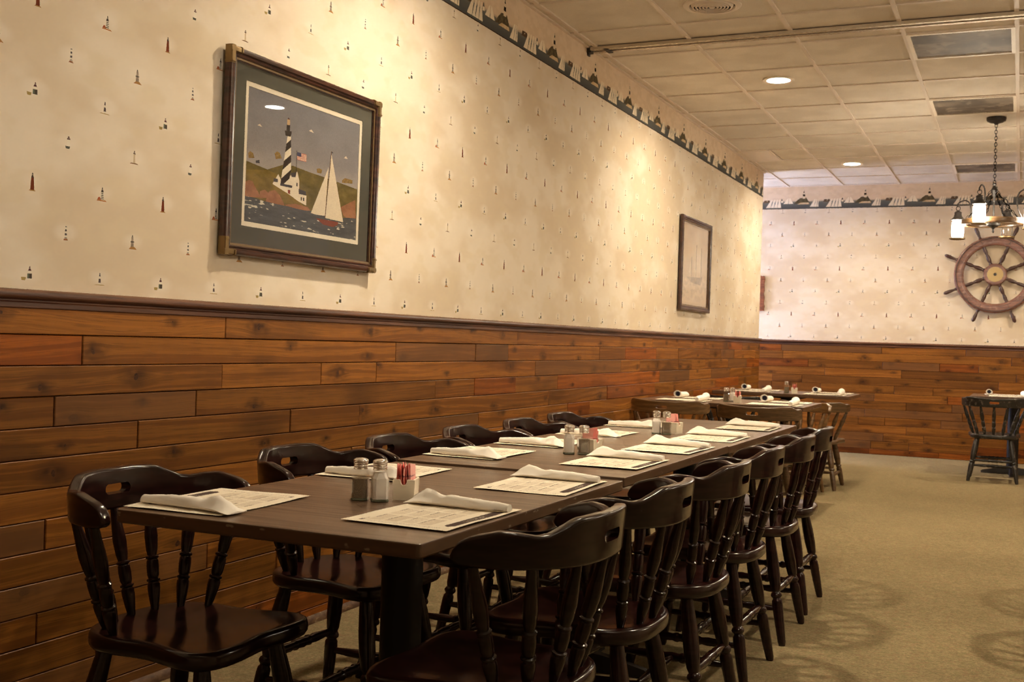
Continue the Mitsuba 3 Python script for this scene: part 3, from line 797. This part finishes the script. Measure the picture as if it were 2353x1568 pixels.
# ------------------------------------------------------------------ tables
def table(x0, x1, y0, y1, zt, label, group=None, thick=.030):
    t = thing('dining_table', label, 'table', group)
    cx, cy = (x0 + x1) / 2, (y0 + y1) / 2
    add(t + '__tabletop', slab(x1 - x0, y1 - y0, thick, .004, .010), 'mat_laminate', 30, T().translate([cx, cy, zt]))
    to = T().translate([cx, cy, 0])
    zc = zt - thick
    add(t + '__column', lathe([(.052, .05), (.052, zc - .03), (.058, zc - .02)], 32), 'mat_column', 40, to)
    add(t + '__top_plate', box(-.16, .16, -.16, .16, zc - .02, zc - .001), 'mat_dark_iron', False, to)
    foot = []
    for k in range(4):
        a = k * math.pi / 2
        d = np.array([math.cos(a), math.sin(a)]); w = np.array([-d[1], d[0]])
        rings = []
        for r, h, b in ((.0, .07, .034), (.06, .066, .030), (.14, .055, .022), (.26, .03, .020), (.275, .018, .018)):
            c = d * r
            rings.append(np.array([(*(c - w * b), .003), (*(c + w * b), .003), (*(c + w * b * .7), h), (*(c - w * b * .7), h)]))
        foot.append(loft(rings))
    add(t + '__base', cat(foot), 'mat_dark_iron', 30, to)
    return t
ZT = [.750, .757, .753]
TX0, TX1 = .763, 1.514
TY = [(1.872, 3.070), (3.076, 4.342), (4.348, 5.800)]
tl = ['brown laminate table at the near end of the long row', 'brown laminate table in the middle of the long row', 'brown laminate table at the far end of the long row']
for k in range(3):
    table(TX0, TX1, *TY[k], ZT[k], tl[k], 'brown tables pushed together in the long row')
table(.045, 1.225, 7.66, 8.42, .750, 'brown laminate four-seat table beyond the long row, under a downlight')
table(.045, 1.225, 9.86, 10.60, .750, 'brown laminate four-seat table in the corner nearest the back planks')
table(2.11, 2.87, 11.45, 12.2, .750, 'small brown table standing before the far wall under the ship wheel')
table(3.02, 3.78, 4.05, 5.75, .750, 'brown laminate table across the aisle')

far = 'chairs at the small tables'
chair('crest', 'mat_oak', .40, 7.40, 90, 'light brown slotted-back chair, near side of the four-seat table, by the planked wall', far, .98)
chair('crest', 'mat_walnut', 1.03, 7.24, 90, 'dark brown slotted-back chair, near side of the four-seat table, by the aisle', far, .98)
chair('crest', 'mat_oak', .93, 9.05, -90, 'light brown spindle chair behind the aisle corner of the four-seat table', far, (.97, .97, .90))
chair('crest', 'mat_walnut', .98, 9.62, 90, 'brown spindle chair, near side of the corner table, by the aisle', far, (1.08, 1.08, .90))
chair('crest', 'mat_black_worn', .32, 9.62, 90, 'black spindle chair, near side of the corner table, by the planked wall', far, (1., 1., .92))
chair('crest', 'mat_black_worn', 2.335, 11.15, 90, 'worn black spindle chair below the ship wheel, at the small table', None, (1.02, 1.02, .955))
for k, y in enumerate((4.62, 5.32)):
    chair('horseshoe', 'mat_mahogany', 2.90, y, 0, 'dark mahogany horseshoe-back chair across the aisle, %s of two' % ORD[k], 'dark chairs across the aisle')

# ------------------------------------------------------------------ place settings
ML, MW = .355, .255
def placemat_mesh(seed):
    r = np.random.default_rng(seed)
    nx, ny = 10, 14
    X, Y = np.meshgrid(np.linspace(0, MW, nx), np.linspace(0, ML, ny), indexing='ij')
    Z = .0012 + .0016 * meshkit.noise(np.stack([X * 14 + seed, Y * 14, X * 0 + 3], -1), seed)
    edge = np.minimum(np.minimum(X, MW - X) / MW, np.minimum(Y, ML - Y) / ML)
    Z = Z + .003 * meshkit.noise(np.stack([X * 9 + 3 * seed, Y * 9, X * 0], -1), seed + 5) * np.clip(1 - edge * 9, 0, 1)
    v = np.stack([X - MW / 2, Y - ML / 2, Z], -1).reshape(-1, 3)
    uv = np.stack([Y, X], -1).reshape(-1, 2)
    f = []
    for i in range(nx - 1):
        for j in range(ny - 1):
            a, b, c, d = i * ny + j, (i + 1) * ny + j, (i + 1) * ny + j + 1, i * ny + j + 1
            f += [(a, b, c), (a, c, d)]
    return trimesh.Trimesh(v, f, process=False), uv
MATS = []
for s in range(3):
    m, uv = placemat_mesh(s)
    MATS.append(mikit.ply(m, 'mat_placemat', smooth=True, uv=uv))

def napkin_mesh(seed, flap=True):
    """A paper napkin rolled round cutlery along +x (x = 0 the diner's end); at the far end its corner stands up as a fold."""
    n = 28; L = .262; rings = []
    for k in np.linspace(0, 1, 40):
        x = k * L
        w = np.interp(k, [0, .1, .35, .58, .64, .70, .80, .92, 1], [.0125, .0140, .0180, .0210, .0190, .0225, .0300, .0350, .0345])
        h = np.interp(k, [0, .1, .35, .56, .62, .66, .74, .82, .90, 1], [.0165, .0190, .0225, .0250, .0225, .0235, .0315, .0350, .0240, .0040])
        a = np.linspace(0, 2 * np.pi, n, endpoint=False)
        c, s_ = np.cos(a), np.sin(a)
        sharp = np.interp(k, [.58, .72, 1], [0, 1, 1])
        yy = w * np.sign(c) * np.abs(c) ** .8
        zz = np.where(s_ > 0, (1 - sharp) * s_ + sharp * (1 - np.abs(np.sign(c) * np.abs(c) ** .8) ** 1.0) ** 1.15, .22 * s_)
        zz = np.where(s_ > 0, h * (zz * .78 + .22), h * .22 * (1 + s_))
        pt = np.stack([np.full(n, x), yy + .006 * math.sin(k * 3 + seed), zz], -1)
        nz = meshkit.fbm(np.stack([pt[:, 0] * 40 + seed * 9, pt[:, 1] * 60, pt[:, 2] * 60], -1), 3, seed) - .5
        g = np.clip(pt[:, 2] / .012, 0, 1)
        pt[:, 1] += nz * .005 * g; pt[:, 2] += nz * .006 * g
        rings.append(pt)
    m = loft(rings)
    m.apply_translation((-L / 2, 0, 0))
    return m
def open_roll():
    """A rolled napkin whose far end stands open."""
    n = 24; L = .24; rings = []
    a = np.linspace(0, 2 * np.pi, n, endpoint=False)
    for k in np.linspace(0, 1, 20):
        r = np.interp(k, [0, .15, .7, .9, 1], [.013, .018, .020, .024, .0265])
        rings.append(np.stack([np.full(n, k * L), 1.1 * r * np.cos(a), r + r * np.sin(a)], -1))
    for k, q in ((1, .72), (.93, .66), (.90, .3)):
        r = .0265
        rings.append(np.stack([np.full(n, k * L), 1.1 * r * q * np.cos(a), r + q * r * np.sin(a)], -1))
    m = loft(rings); m.apply_translation((-L / 2, 0, 0))
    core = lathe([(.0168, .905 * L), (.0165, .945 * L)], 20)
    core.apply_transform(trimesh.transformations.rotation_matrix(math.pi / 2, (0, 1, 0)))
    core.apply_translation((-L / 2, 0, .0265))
    return m, core
NAP = [mikit.ply(napkin_mesh(s), 'mat_napkin', smooth=45) for s in range(4)]
_or, _core = open_roll()
ROLL_O, ROLL_C = mikit.ply(_or, 'mat_napkin', smooth=45), mikit.ply(_core, 'mat_napkin_inside', smooth=False)
def setting(x, y, z, deg, where, gm, gn, open_end=False, k=0, nap=True, dn=0):
    """Mat and napkin for a diner who faces +x before turning by deg."""
    to = T().translate([x, y, z]).rotate([0, 0, 1], deg)
    t = thing('placemat', 'printed paper placemat ' + where, 'placemat', gm)
    add(t, MATS[k % 3], None, to_world=to)
    t = thing('napkin_roll', ('white napkin roll with dark end ' if open_end else 'white rolled napkin ') + where, 'napkin', gn)
    tn = T().translate([x, y, z + .0045]).rotate([0, 0, 1], deg) @ T().translate([.010 + dn, -.128, 0]).rotate([0, 0, 1], rng.uniform(-3, 3))
    if open_end:
        add(t + '__roll', ROLL_O, None, to_world=tn); add(t + '__inside', ROLL_C, None, to_world=tn)
        labels[t + '__inside'] = {'label': 'dark open end of the roll'}
    else:
        add(t, NAP[k % 4], None, to_world=tn)
RM = [(1.375, 2.19), (1.368, 2.82), (1.362, 3.44), (1.365, 4.03), (1.36, 4.68), (1.36, 5.40)]
LM = [(.880, 2.08), (.890, 2.80), (.895, 3.41), (.905, 3.93), (.905, 4.53), (.895, 5.16)]
tz = lambda y: ZT[0] if y < 3.07 else ZT[1] if y < 4.345 else ZT[2]
for k, (x, y) in enumerate(RM):
    setting(x, y, tz(y), 180 + (-1.5, 2, 0, -1, 0, 1)[k], 'at the %s aisle-side seat from the near end of the long table' % ORD[k], 'placemats on the aisle side', 'napkins on the aisle side', k=k)
for k, (x, y) in enumerate(LM):
    setting(x, y, tz(y), (3, 2, 0, 0, 0, 0)[k], 'at the %s wall-side seat from the near end of the long table' % ORD[k], 'placemats on the wall side', 'napkins on the wall side', k=k + 1)
for k, (x, y, d, w) in enumerate(((.36, 7.82, 90, 'on the four-seat table, near side by the wall'), (1.0, 7.82, 90, 'on the four-seat table, near side by the aisle'),
                                  (.36, 8.24, -90, 'on the four-seat table, far side by the wall'), (1.0, 8.24, -90, 'on the four-seat table, far side by the aisle'))):
    setting(x, y, .750, d, w, 'placemats on the four-seat table', 'napkins on the four-seat table', True, k, dn=-.01)
for k, (x, y, d, w) in enumerate(((.36, 10.03, 90, 'on the corner table, near side by the wall'), (1.0, 10.03, 90, 'on the corner table, near side by the aisle'),
                                  (.36, 10.43, -90, 'on the corner table, far side by the wall'), (1.0, 10.43, -90, 'on the corner table, far side by the aisle'))):
    setting(x, y, .750, d, w, 'placemats on the corner table', 'napkins on the corner table', True, k, dn=-.01)
setting(2.45, 11.62, .750, 90, 'on the small table under the ship wheel, near side', None, None, True, 1)
setting(2.40, 12.02, .750, -90, 'on the small table under the ship wheel, far side', None, None, True, 2)

# shakers and caddies
def sq_ring(w, z, ch):
    a = w / 2; c = ch
    return np.array([(a, -a + c, z), (a, a - c, z), (a - c, a, z), (-a + c, a, z), (-a, a - c, z), (-a, -a + c, z), (-a + c, -a, z), (a - c, -a, z)])
def oct_round(r, z):
    a = np.radians(np.array([-22.5, 22.5, 67.5, 112.5, 157.5, 202.5, 247.5, 292.5])); return np.c_[r * np.cos(a), r * np.sin(a), np.full(8, z)]
glass_m = loft([sq_ring(.0425, .003, .007), sq_ring(.0425, .060, .007), sq_ring(.039, .066, .008), oct_round(.0165, .077), oct_round(.0158, .088)], cap=False)
foot_m = loft([sq_ring(.039, 0, .008), sq_ring(.043, .0025, .007), sq_ring(.0425, .007, .007)])
def fill_m(h):
    r = [sq_ring(.0375, .0075, .006), sq_ring(.0375, min(h, .059), .006)]
    if h > .062: r.append(sq_ring(.034, .0645, .008)); r.append(oct_round(.0150, .0735))
    return loft(r)
cap_prof = [(.0178, .080), (.0182, .083), (.0165, .0845), (.0183, .087), (.0183, .089), (.0166, .0905), (.0184, .093), (.0184, .0955), (.0172, .0965), (.0190, .0985), (.0192, .101), (.0180, .1045), (.0135, .1070), (.0070, .1082), (.001, .1085)]
SH = dict(glass=mikit.ply(glass_m, 'mat_pane', smooth=False), foot=mikit.ply(foot_m, 'mat_glass_foot', smooth=False), cap=mikit.ply(lathe(cap_prof, 28), 'mat_chrome', smooth=50),
          salt=mikit.ply(fill_m(.07), 'mat_salt', smooth=False), pepper=mikit.ply(fill_m(.056), 'mat_pepper', smooth=False))
def shaker(kind, x, y, z, deg, where, group):
    t = thing('%s_shaker' % kind, 'square glass %s shaker with chrome cap %s' % (kind, where), 'shaker', group)
    to = T().translate([x, y, z]).rotate([0, 0, 1], deg).scale(.93)
    add(t + '__glass_body', SH['glass'], None, to_world=to); add(t + '__glass_base', SH['foot'], None, to_world=to); add(t + '__cap', SH['cap'], None, to_world=to)
    add(t + '__' + kind, SH[kind], None, to_world=to)
    labels[t + '__' + kind] = {'label': {'salt': 'white salt', 'pepper': 'ground grey pepper'}[kind]}
def caddy_mesh():
    L, W, h, th = .050, .070, .047, .0040
    P = Polygon([(-L / 2, 0), (L / 2, 0), (L / 2 + .002, h), (-L / 2 - .002, h)])
    u = [(-.0095 * math.cos(a) * 1.0, h - .013 * math.sin(a) ** .8 if math.sin(a) > 0 else h) for a in np.linspace(0, math.pi, 17)]
    notch = Polygon([(-.0105, h + .01)] + [(-.0105, h + .001)] + u + [(.0105, h + .001)] + [(.0105, h + .01)]).buffer(0)
    side = P.difference(notch).buffer(-.0008).buffer(.0008)
    front = trimesh.creation.extrude_polygon(side, th); front.apply_transform(np.array([[1, 0, 0, 0], [0, 0, 1, -W / 2], [0, 1, 0, 0], [0, 0, 0, 1.0]]))
    back = front.copy(); back.apply_translation((0, W - th, 0))
    e1 = box(-L / 2 - .0005, -L / 2 + th, -W / 2, W / 2, 0, h); e2 = box(L / 2 - th, L / 2 + .0005, -W / 2, W / 2, 0, h)
    bot = box(-L / 2, L / 2, -W / 2, W / 2, 0, .006)
    for m in (front, back):
        if m.volume < 0: m.invert()
    m = trimesh.boolean.union([front, back, e1, e2, bot], engine='manifold')
    lip = []
    for yy in (-W / 2 + th / 2, W / 2 - th / 2):
        path = [(-L / 2, yy, h)] + [(-.0108, yy, h)] + [(x, yy, z) for x, z in u] + [(.0108, yy, h), (L / 2, yy, h)]
        lip.append(tube(path, (.0026), 8))
    for xx in (-L / 2 + .001, L / 2 - .001):
        lip.append(tube([(xx, -W / 2 + .002, h), (xx, W / 2 - .002, h)], (.0026), 8))
    return m, cat(lip)
_cm, _lip = caddy_mesh()
CADDY, LIP = mikit.ply(_cm, 'mat_ceramic', smooth=30), mikit.ply(_lip, 'mat_ceramic', smooth=40)
def packet_mesh():
    X, Z = np.linspace(-.019, .019, 5), np.array([.0, .004, .03, .056, .060])
    v, f = [], []
    for s in (-1, 1):
        for z in Z:
            for x in X:
                e = (1 - (abs(x) / .019) ** 4) * (1 if .004 < z < .056 else .15)
                v.append((x, s * (.0003 + .0016 * e), z))
    for k in (0, 25):
        for i in range(4):
            for j in range(4):
                a = k + i * 5 + j; q = [(a, a + 1, a + 6), (a, a + 6, a + 5)]
                f += q if k == 0 else [t[::-1] for t in q]
    return trimesh.Trimesh(v, f, process=False)
PACK = mikit.ply(packet_mesh(), 'mat_packet', smooth=True)
scene['mat_packet_side'] = {'type': 'twosided', 'bsdf': {'type': 'diffuse', 'reflectance': rgb(.68, .20, .18)}}
def caddy(x, y, z, deg, where, packs):
    t = thing('sweetener_caddy', 'cream ceramic sweetener caddy with scooped sides ' + where, 'caddy', 'sweetener caddies')
    to = T().translate([x, y, z]).rotate([0, 0, 1], deg)
    add(t + '__box', CADDY, None, to_world=to); add(t + '__rim', LIP, None, to_world=to)
    r = random.Random(int(x * 1000 + y * 100))
    for q in range(packs):
        p = thing('sweetener_packet', 'pink sweetener packet standing in the caddy ' + where, 'packet', 'pink packets in the caddy ' + where)
        xx = -.017 + .034 * q / max(packs - 1, 1)
        tp = to @ T().translate([xx, r.uniform(-.003, .003), .0075 + r.uniform(.010, .020)]).rotate([0, 0, 1], 90 + r.uniform(-9, 9)).rotate([1, 0, 0], r.uniform(-6, 6)).rotate([0, 1, 0], r.uniform(-14, 14)).scale([1.15, .7, 1])
        add(p, PACK, None, to_world=tp)
sg = 'salt and pepper shakers'
w1, w2, w3 = 'at the near end of the long table', 'in the middle of the long table', 'at the far end of the long table'
shaker('pepper', 1.117, 2.295, ZT[0], 20, w1, sg); shaker('salt', 1.166, 2.302, ZT[0], 42, w1, sg); caddy(1.190, 2.385, ZT[0], 20, w1, 11)
shaker('salt', 1.137, 3.60, ZT[1], 20, w2, sg); shaker('pepper', 1.183, 3.62, ZT[1], 30, w2, sg); caddy(1.175, 3.70, ZT[1], 75, w2, 8)
shaker('salt', 1.105, 4.72, ZT[2], 20, w3, sg); shaker('pepper', 1.150, 4.72, ZT[2], 25, w3, sg); caddy(1.152, 4.81, ZT[2], 75, w3, 8)
shaker('pepper', .640, 7.92, .750, 20, 'on the four-seat table', sg); shaker('salt', .668, 7.99, .750, 20, 'on the four-seat table', sg); caddy(.728, 7.89, .750, 10, 'on the four-seat table', 8)
shaker('pepper', .665, 10.05, .750, 20, 'on the corner table', sg); caddy(.735, 10.04, .750, 10, 'on the corner table', 8)

# ------------------------------------------------------------------ pictures
def picture(name, label, y0, y1, z0, z1, out, tilt, w, mat_w, liner, art, art_key, corner):
    """A frame hanging on the left wall, leaning out at its top; built flat in (y, z, out) and then set on the wall."""
    t = thing(name, label, 'picture')
    W, Hh = y1 - y0, z1 - z0
    R = np.array([[0, 0, 1, 0], [1, 0, 0, 0], [0, 1, 0, 0], [0, 0, 0, 1.0]])       # (a, b, c) -> x = c, y = a, z = b
    to = T().translate([out, y0, z0]).rotate([0, 1, 0], math.degrees(tilt)) @ T(R.tolist())
    prof = [(0, 0), (0, .020), (.004, .026), (.010, .028), (w * .42, .028), (w * .50, .022), (w * .56, .021), (w * .66, .025), (w * .74, .022), (w * .80, .014), (w, .012), (w, 0)]
    def bar(a, b, inward):
        a, b, q = np.array(a, float), np.array(b, float), np.array(inward, float)
        d = (b - a) / np.linalg.norm(b - a)
        rings = [np.array([(*(p + q * o + d * (o if k == 0 else -o)), c) for o, c in prof]) for k, p in enumerate((a, b))]
        m = loft(rings)
        return m
    cs = [(0, 0), (W, 0), (W, Hh), (0, Hh)]
    inn = [(0, 1), (-1, 0), (0, -1), (1, 0)]
    for k in range(4):
        add(t + '__frame_bar', bar(cs[k], cs[(k + 1) % 4], inn[k]), 'mat_frame', 30, to)
    if corner:                                                    # brass caps on the corners
        for k in range(4):
            c = np.array(cs[k]); s = np.array([1 if c[0] == 0 else -1, 1 if c[1] == 0 else -1])
            e = .0012; L = .062
            caps = []
            for ax in (0, 1):
                d = np.zeros(2); d[ax] = s[ax]; q = np.zeros(2); q[1 - ax] = s[1 - ax]
                rings = []
                for dist, g in ((0, e), (L - .010, e), (L - .010, .004), (L - .004, .004), (L - .004, e), (L, e)):
                    rings.append(np.array([(*(c - q * g * .6 - (d * g * .6 if dist == 0 else 0) + q * (o * (w * .52) + 0) + d * max(dist, 0)), z + (g if z > .015 else 0)) for o, z in ((0, .0), (0, .02), (.15, .0268), (.3, .0285), (.85, .0285), (1.0, .021))]))
                caps.append(loft(rings))
            add(t + '__corner_cap', cat(caps), 'mat_brass_dull', 30, to)
        lip = [bar2 for bar2 in []]
    i = w * .96
    def rim(a0, b0, a1, b1, c0, c1, ww):
        return cat([box(a0, a1, b0, b0 + ww, c0, c1), box(a0, a1, b1 - ww, b1, c0, c1), box(a0, a0 + ww, b0 + ww, b1 - ww, c0, c1), box(a1 - ww, a1, b0 + ww, b1 - ww, c0, c1)])
    add(t + '__inner_lip', rim(w * .74, w * .74, W - w * .74, Hh - w * .74, .010, .0175, w * .20), 'mat_frame_lip', False, to)
    a0, b0, a1, b1 = i, i, W - i, Hh - i
    if mat_w:
        m0, m1, m2, m3 = mat_w
        add(t + '__mat_board', cat([box(a0 - .004, a1 + .004, b0 - .004, m2, .004, .0065), box(a0 - .004, a1 + .004, m3, b1 + .004, .004, .0065), box(a0 - .004, m0, m2, m3, .004, .0065), box(m1, a1 + .004, m2, m3, .004, .0065)]), 'mat_mat_board', False, to)
        add(t + '__mat_liner', rim(m0 - .002, m2 - .002, m1 + .002, m3 + .002, .002, .0045, liner + .002), 'mat_mat_white', False, to)
        A = (m0 + liner, m1 - liner, m2 + liner, m3 - liner)
    else:
        A = (a0 - .004, a1 + .004, b0 - .004, b1 + .004)
    v = np.array([(A[0], A[2], .0025), (A[1], A[2], .0025), (A[1], A[3], .0025), (A[0], A[3], .0025)])
    m = trimesh.Trimesh(v, [(0, 1, 2), (0, 2, 3)], process=False)
    add(t + '__' + art, m, art_key, False, to, uv=np.array([(0, 0), (1, 0), (1, 1), (0, 1.0)]))
    add(t + '__backing', box(.006, W - .006, .006, Hh - .006, .0, .0015), 'mat_gap', False, to)
    g = np.array([(a0 - .002, b0 - .002, .0100), (a1 + .002, b0 - .002, .0100), (a1 + .002, b1 + .002, .0100), (a0 - .002, b1 + .002, .0100)])
    add(t + '__glass', trimesh.Trimesh(g, [(0, 1, 2), (0, 2, 3)], process=False), 'mat_pane', False, to)
    return t
PW, PH = .995, .7214
picture('framed_picture', 'large framed print of a striped lighthouse and a white sailboat, dark mat', 3.115, 3.115 + PW, 1.407, 1.407 + PH, .010, .0085, .045,
        (.112 * PW, .886 * PW, .152 * PH, .863 * PH), .017, 'print', 'mat_painting', True)
picture('framed_picture', 'narrow framed pale print of a sailing ship, farther along the papered wall', 8.81, 9.743, 1.428, 2.199, .010, .002, .050, None, 0, 'print', 'mat_sketch', False)

# carved board half hidden behind the corner
t = thing('wall_plaque', 'reddish carved wooden plaque peeking out behind the wall corner', 'plaque')
pts = [(-.62, 1.565), (-.172, 1.565), (-.168, 1.62), (-.176, 1.66), (-.170, 1.72), (-.182, 1.76), (-.172, 1.80), (-.176, 1.88), (-.170, 1.93), (-.176, 1.967), (-.62, 1.967)]
pm = trimesh.creation.extrude_polygon(Polygon(pts), .03)
pm.apply_transform(np.array([[1, 0, 0, 0], [0, 0, -1, YB - .004], [0, 1, 0, 0], [0, 0, 0, 1.0]]))
add(t + '__board', pm, 'mat_sign_wood', 25)
add(t + '__carved_rim', cat([box(-.60, -.19, YB - .042, YB - .033, 1.60, 1.615), box(-.60, -.19, YB - .042, YB - .033, 1.92, 1.935)]), 'mat_sign_wood', False)

# ------------------------------------------------------------------ ship's wheel on the far wall
WX, WZ, WY = 2.265, 1.992, YB - .05
t = thing('ship_wheel', 'wooden ship wheel with eight turned spokes and a brass hub on the far wall', 'ship wheel')
to = T(np.array([[1, 0, 0, WX], [0, 0, -1, WY], [0, 1, 0, WZ], [0, 0, 0, 1.0]]).tolist())   # local z = out of the wall (towards -y)
add(t + '__rim', ring_of([(.312, -.018), (.405, -.018), (.408, -.012), (.408, .010), (.400, .020), (.388, .024), (.330, .024), (.318, .020), (.312, .010)], 64), 'mat_wheel', 30, to)
for k, rr in enumerate((.3345, .3870)):
    add(t + '__rim_ring', ring_of([(rr - .0065, .022), (rr - .004, .029), (rr + .004, .029), (rr + .0065, .022)], 64), 'mat_wheel_dark' if k else 'mat_wheel', 40, to)
SP_IN = [(.012, 0), (.017, .08), (.019, .16), (.013, .22), (.019, .27), (.0215, .40), (.017, .55), (.012, .62), (.017, .68), (.019, .78), (.016, .92), (.018, 1.0)]
SP_OUT = [(.014, 0), (.018, .08), (.013, .16), (.012, .25), (.017, .45), (.0195, .68), (.018, .88), (.011, .97), (.003, 1.0)]
si, so = lathe(SP_IN, 16), lathe(SP_OUT, 16)
for k in range(8):
    a = math.radians(22.5 + 45 * k); d = np.array([math.cos(a), math.sin(a), 0])
    s = add(t + '__spoke', between(si, d * .085, d * .318), 'mat_wheel_dark', 40, to)
    add(s + '__handle', between(so, d * .402, d * .545), 'mat_wheel_dark', 40, to)
    for rr in (.352, .368):
        add(s + '__dowel', between(lathe([(.006, 0), (.006, 1)], 10), (*(d * rr)[:2], .0232), (*(d * rr)[:2], .0262)), 'mat_wheel_dark', 30, to)
add(t + '__hub', lathe([(.112, -.022), (.115, -.018), (.115, .018), (.108, .026), (.085, .028)], 40), 'mat_wheel', 35, to)
add(t + '__hub_plate', ring_of([(.016, .027), (.079, .027), (.080, .031), (.078, .0335), (.018, .0335), (.016, .0315)], 40), 'mat_brass', 35, to)
labels[t + '__hub_plate'] = {'label': 'round brass hub plate'}
add(t + '__axle', lathe([(.0155, .020), (.0155, .0285)], 20), 'mat_dark_iron', 30, to)
add(t + '__mount', lathe([(.05, -.05), (.05, -.02)], 20), 'mat_dark_iron', 30, to)

# ------------------------------------------------------------------ chandelier
def chandelier(cx, cy, label):
    t = thing('lantern_chandelier', label, 'chandelier', 'lantern chandeliers')
    to = T().translate([cx, cy, 0])
    add(t + '__canopy', lathe([(.012, H - .050), (.018, H - .040), (.045, H - .034), (.068, H - .022), (.072, H - .010), (.072, H)], 32), 'mat_dark_iron', 40, to)
    zt, zb = H - .045, 2.475
    n = 19; step = (zt - zb) / n
    link = None
    for k in range(n):
        a = np.linspace(0, 2 * np.pi, 14, endpoint=False)
        zc = zt - (k + .5) * step
        pth = np.c_[.0095 * np.cos(a), 0 * a, zc + step * .68 * np.sin(a)]
        if k % 2: pth = pth[:, [1, 0, 2]]
        add(t + '__chain_link', tube(pth, .0026, 6, closed=True), 'mat_dark_iron', 40, to)
    add(t + '__crown', lathe([(.004, 2.330), (.012, 2.345), (.008, 2.37), (.020, 2.40), (.028, 2.425), (.016, 2.445), (.010, 2.46), (.016, 2.475), (.004, 2.485)], 20), 'mat_dark_iron', 40, to)
    ZR = 2.175; RR = .215
    add(t + '__wheel', ring_of([(RR - .022, ZR - .020), (RR + .022, ZR - .020), (RR + .026, ZR - .012), (RR + .026, ZR + .012), (RR + .020, ZR + .020), (RR - .020, ZR + .020), (RR - .026, ZR + .010), (RR - .026, ZR - .012)], 48), 'mat_walnut', 35, to)
    add(t + '__finial', lathe([(.002, ZR - .085), (.010, ZR - .07), (.006, ZR - .055), (.020, ZR - .04), (.050, ZR - .025), (.055, ZR + .015), (.030, ZR + .03), (.008, ZR + .05), (.006, 2.34)], 24), 'mat_dark_iron', 40, to)
    for k in range(6):
        a = math.radians(60 * k + 15); d = np.array([math.cos(a), math.sin(a)])
        add(t + '__wheel_spoke', between(lathe([(.009, 0), (.012, .5), (.009, 1)], 10), (*(d * .045), ZR), (*(d * (RR - .02)), ZR)), 'mat_walnut', 40, to)
    for k in range(4):
        a = math.radians(90 * k + 160); d = np.array([math.cos(a), math.sin(a)])
        zl = (2.135, 2.215, 2.19, 2.16)[k]
        # bracket from the rim up and over to the lantern's ring
        P = [np.array([*(d * r), z]) for r, z in ((RR + .01, ZR + .01), (RR - .035, zl + .10), (RR - .03, zl + .19), (RR + .015, zl + .225), (.278, zl + .205), (.280, zl + .178))]
        tt = np.linspace(0, 1, len(P)); cs = CubicSpline(tt, np.array(P))
        add(t + '__arm', tube(cs(np.linspace(0, 1, 24)), .0055, 8), 'mat_dark_iron', 40, to)
        c2 = np.array([math.cos(a + .75), math.sin(a + .75)])
        for q in range(9):
            f0 = (q + .5) / 9; ctr = np.array([*(c2 * (.03 + (RR - .03) * f0 ** 1.3)), 2.42 + (ZR + .02 - 2.42) * f0])
            ang = np.linspace(0, 2 * np.pi, 10, endpoint=False)
            pl = np.c_[.007 * np.cos(ang), .020 * np.sin(ang)]
            w = np.array([-c2[1], c2[0], 0]) if q % 2 else np.array([c2[0] * .7, c2[1] * .7, .7])
            ax = np.array([*(c2 * .62), -.78])
            w = w - ax * (w @ ax); w /= np.linalg.norm(w)
            add(t + '__support_link', tube(ctr + pl[:, :1] * w + pl[:, 1:] * ax, .0022, 5, closed=True), 'mat_dark_iron', 40, to)
        c = d * .280
        tl = T().translate([cx + c[0], cy + c[1], 0])
        k2 = '' if k == 0 else '_%03d' % k
        nm = t + '__lantern' + k2
        add(nm + '__roof', lathe([(.052, zl + .072), (.054, zl + .078), (.040, zl + .088), (.030, zl + .105), (.026, zl + .125), (.030, zl + .130), (.016, zl + .142), (.004, zl + .150)], 24), 'mat_dark_iron', 40, tl)
        a2 = np.linspace(0, 2 * np.pi, 16, endpoint=False)
        rg = np.c_[.015 * np.cos(a2), 0 * a2, zl + .165 + .017 * np.sin(a2)]
        add(nm + '__hook', cat([tube(rg, .0028, 6, closed=True), tube([(0, 0, zl + .146), (0, 0, zl + .150)], .0028, 6)]), 'mat_dark_iron', 40, tl)
        add(nm + '__base', lathe([(.050, zl - .084), (.060, zl - .080), (.060, zl - .072), (.040, zl - .066)], 24), 'mat_brass_dull', 40, tl)
        bars = []
        for q in range(4):
            b = math.radians(90 * q + 45); bars.append(tube([(.054 * math.cos(b), .054 * math.sin(b), zl - .075), (.054 * math.cos(b), .054 * math.sin(b), zl + .074)], .0022, 6))
        add(nm + '__cage', cat(bars), 'mat_dark_iron', 40, tl)
        g = add(nm + '__glass_chimney', lathe([(.038, zl - .066), (.045, zl - .055), (.047, zl - .01), (.045, zl + .05), (.040, zl + .066)], 28), 'mat_lamp_black' if k < 3 else 'mat_pane', 40, tl)
        if k == 3: continue
        scene[g]['emitter'] = {'type': 'area', 'radiance': rgb(*(LANTERN * WARM * np.array([1, 1.05, 1.15])))}
        labels[g] = {'label': 'glowing frosted glass chimney'}
chandelier(2.312, 9.55, 'iron and wood wheel chandelier hung on a chain, with glowing lanterns')
chandelier(2.312, 2.05, 'iron and wood wheel chandelier with glowing lanterns, above the near end of the aisle')
chandelier(4.75, 5.80, 'iron and wood wheel chandelier with glowing lanterns, above the table across the aisle')
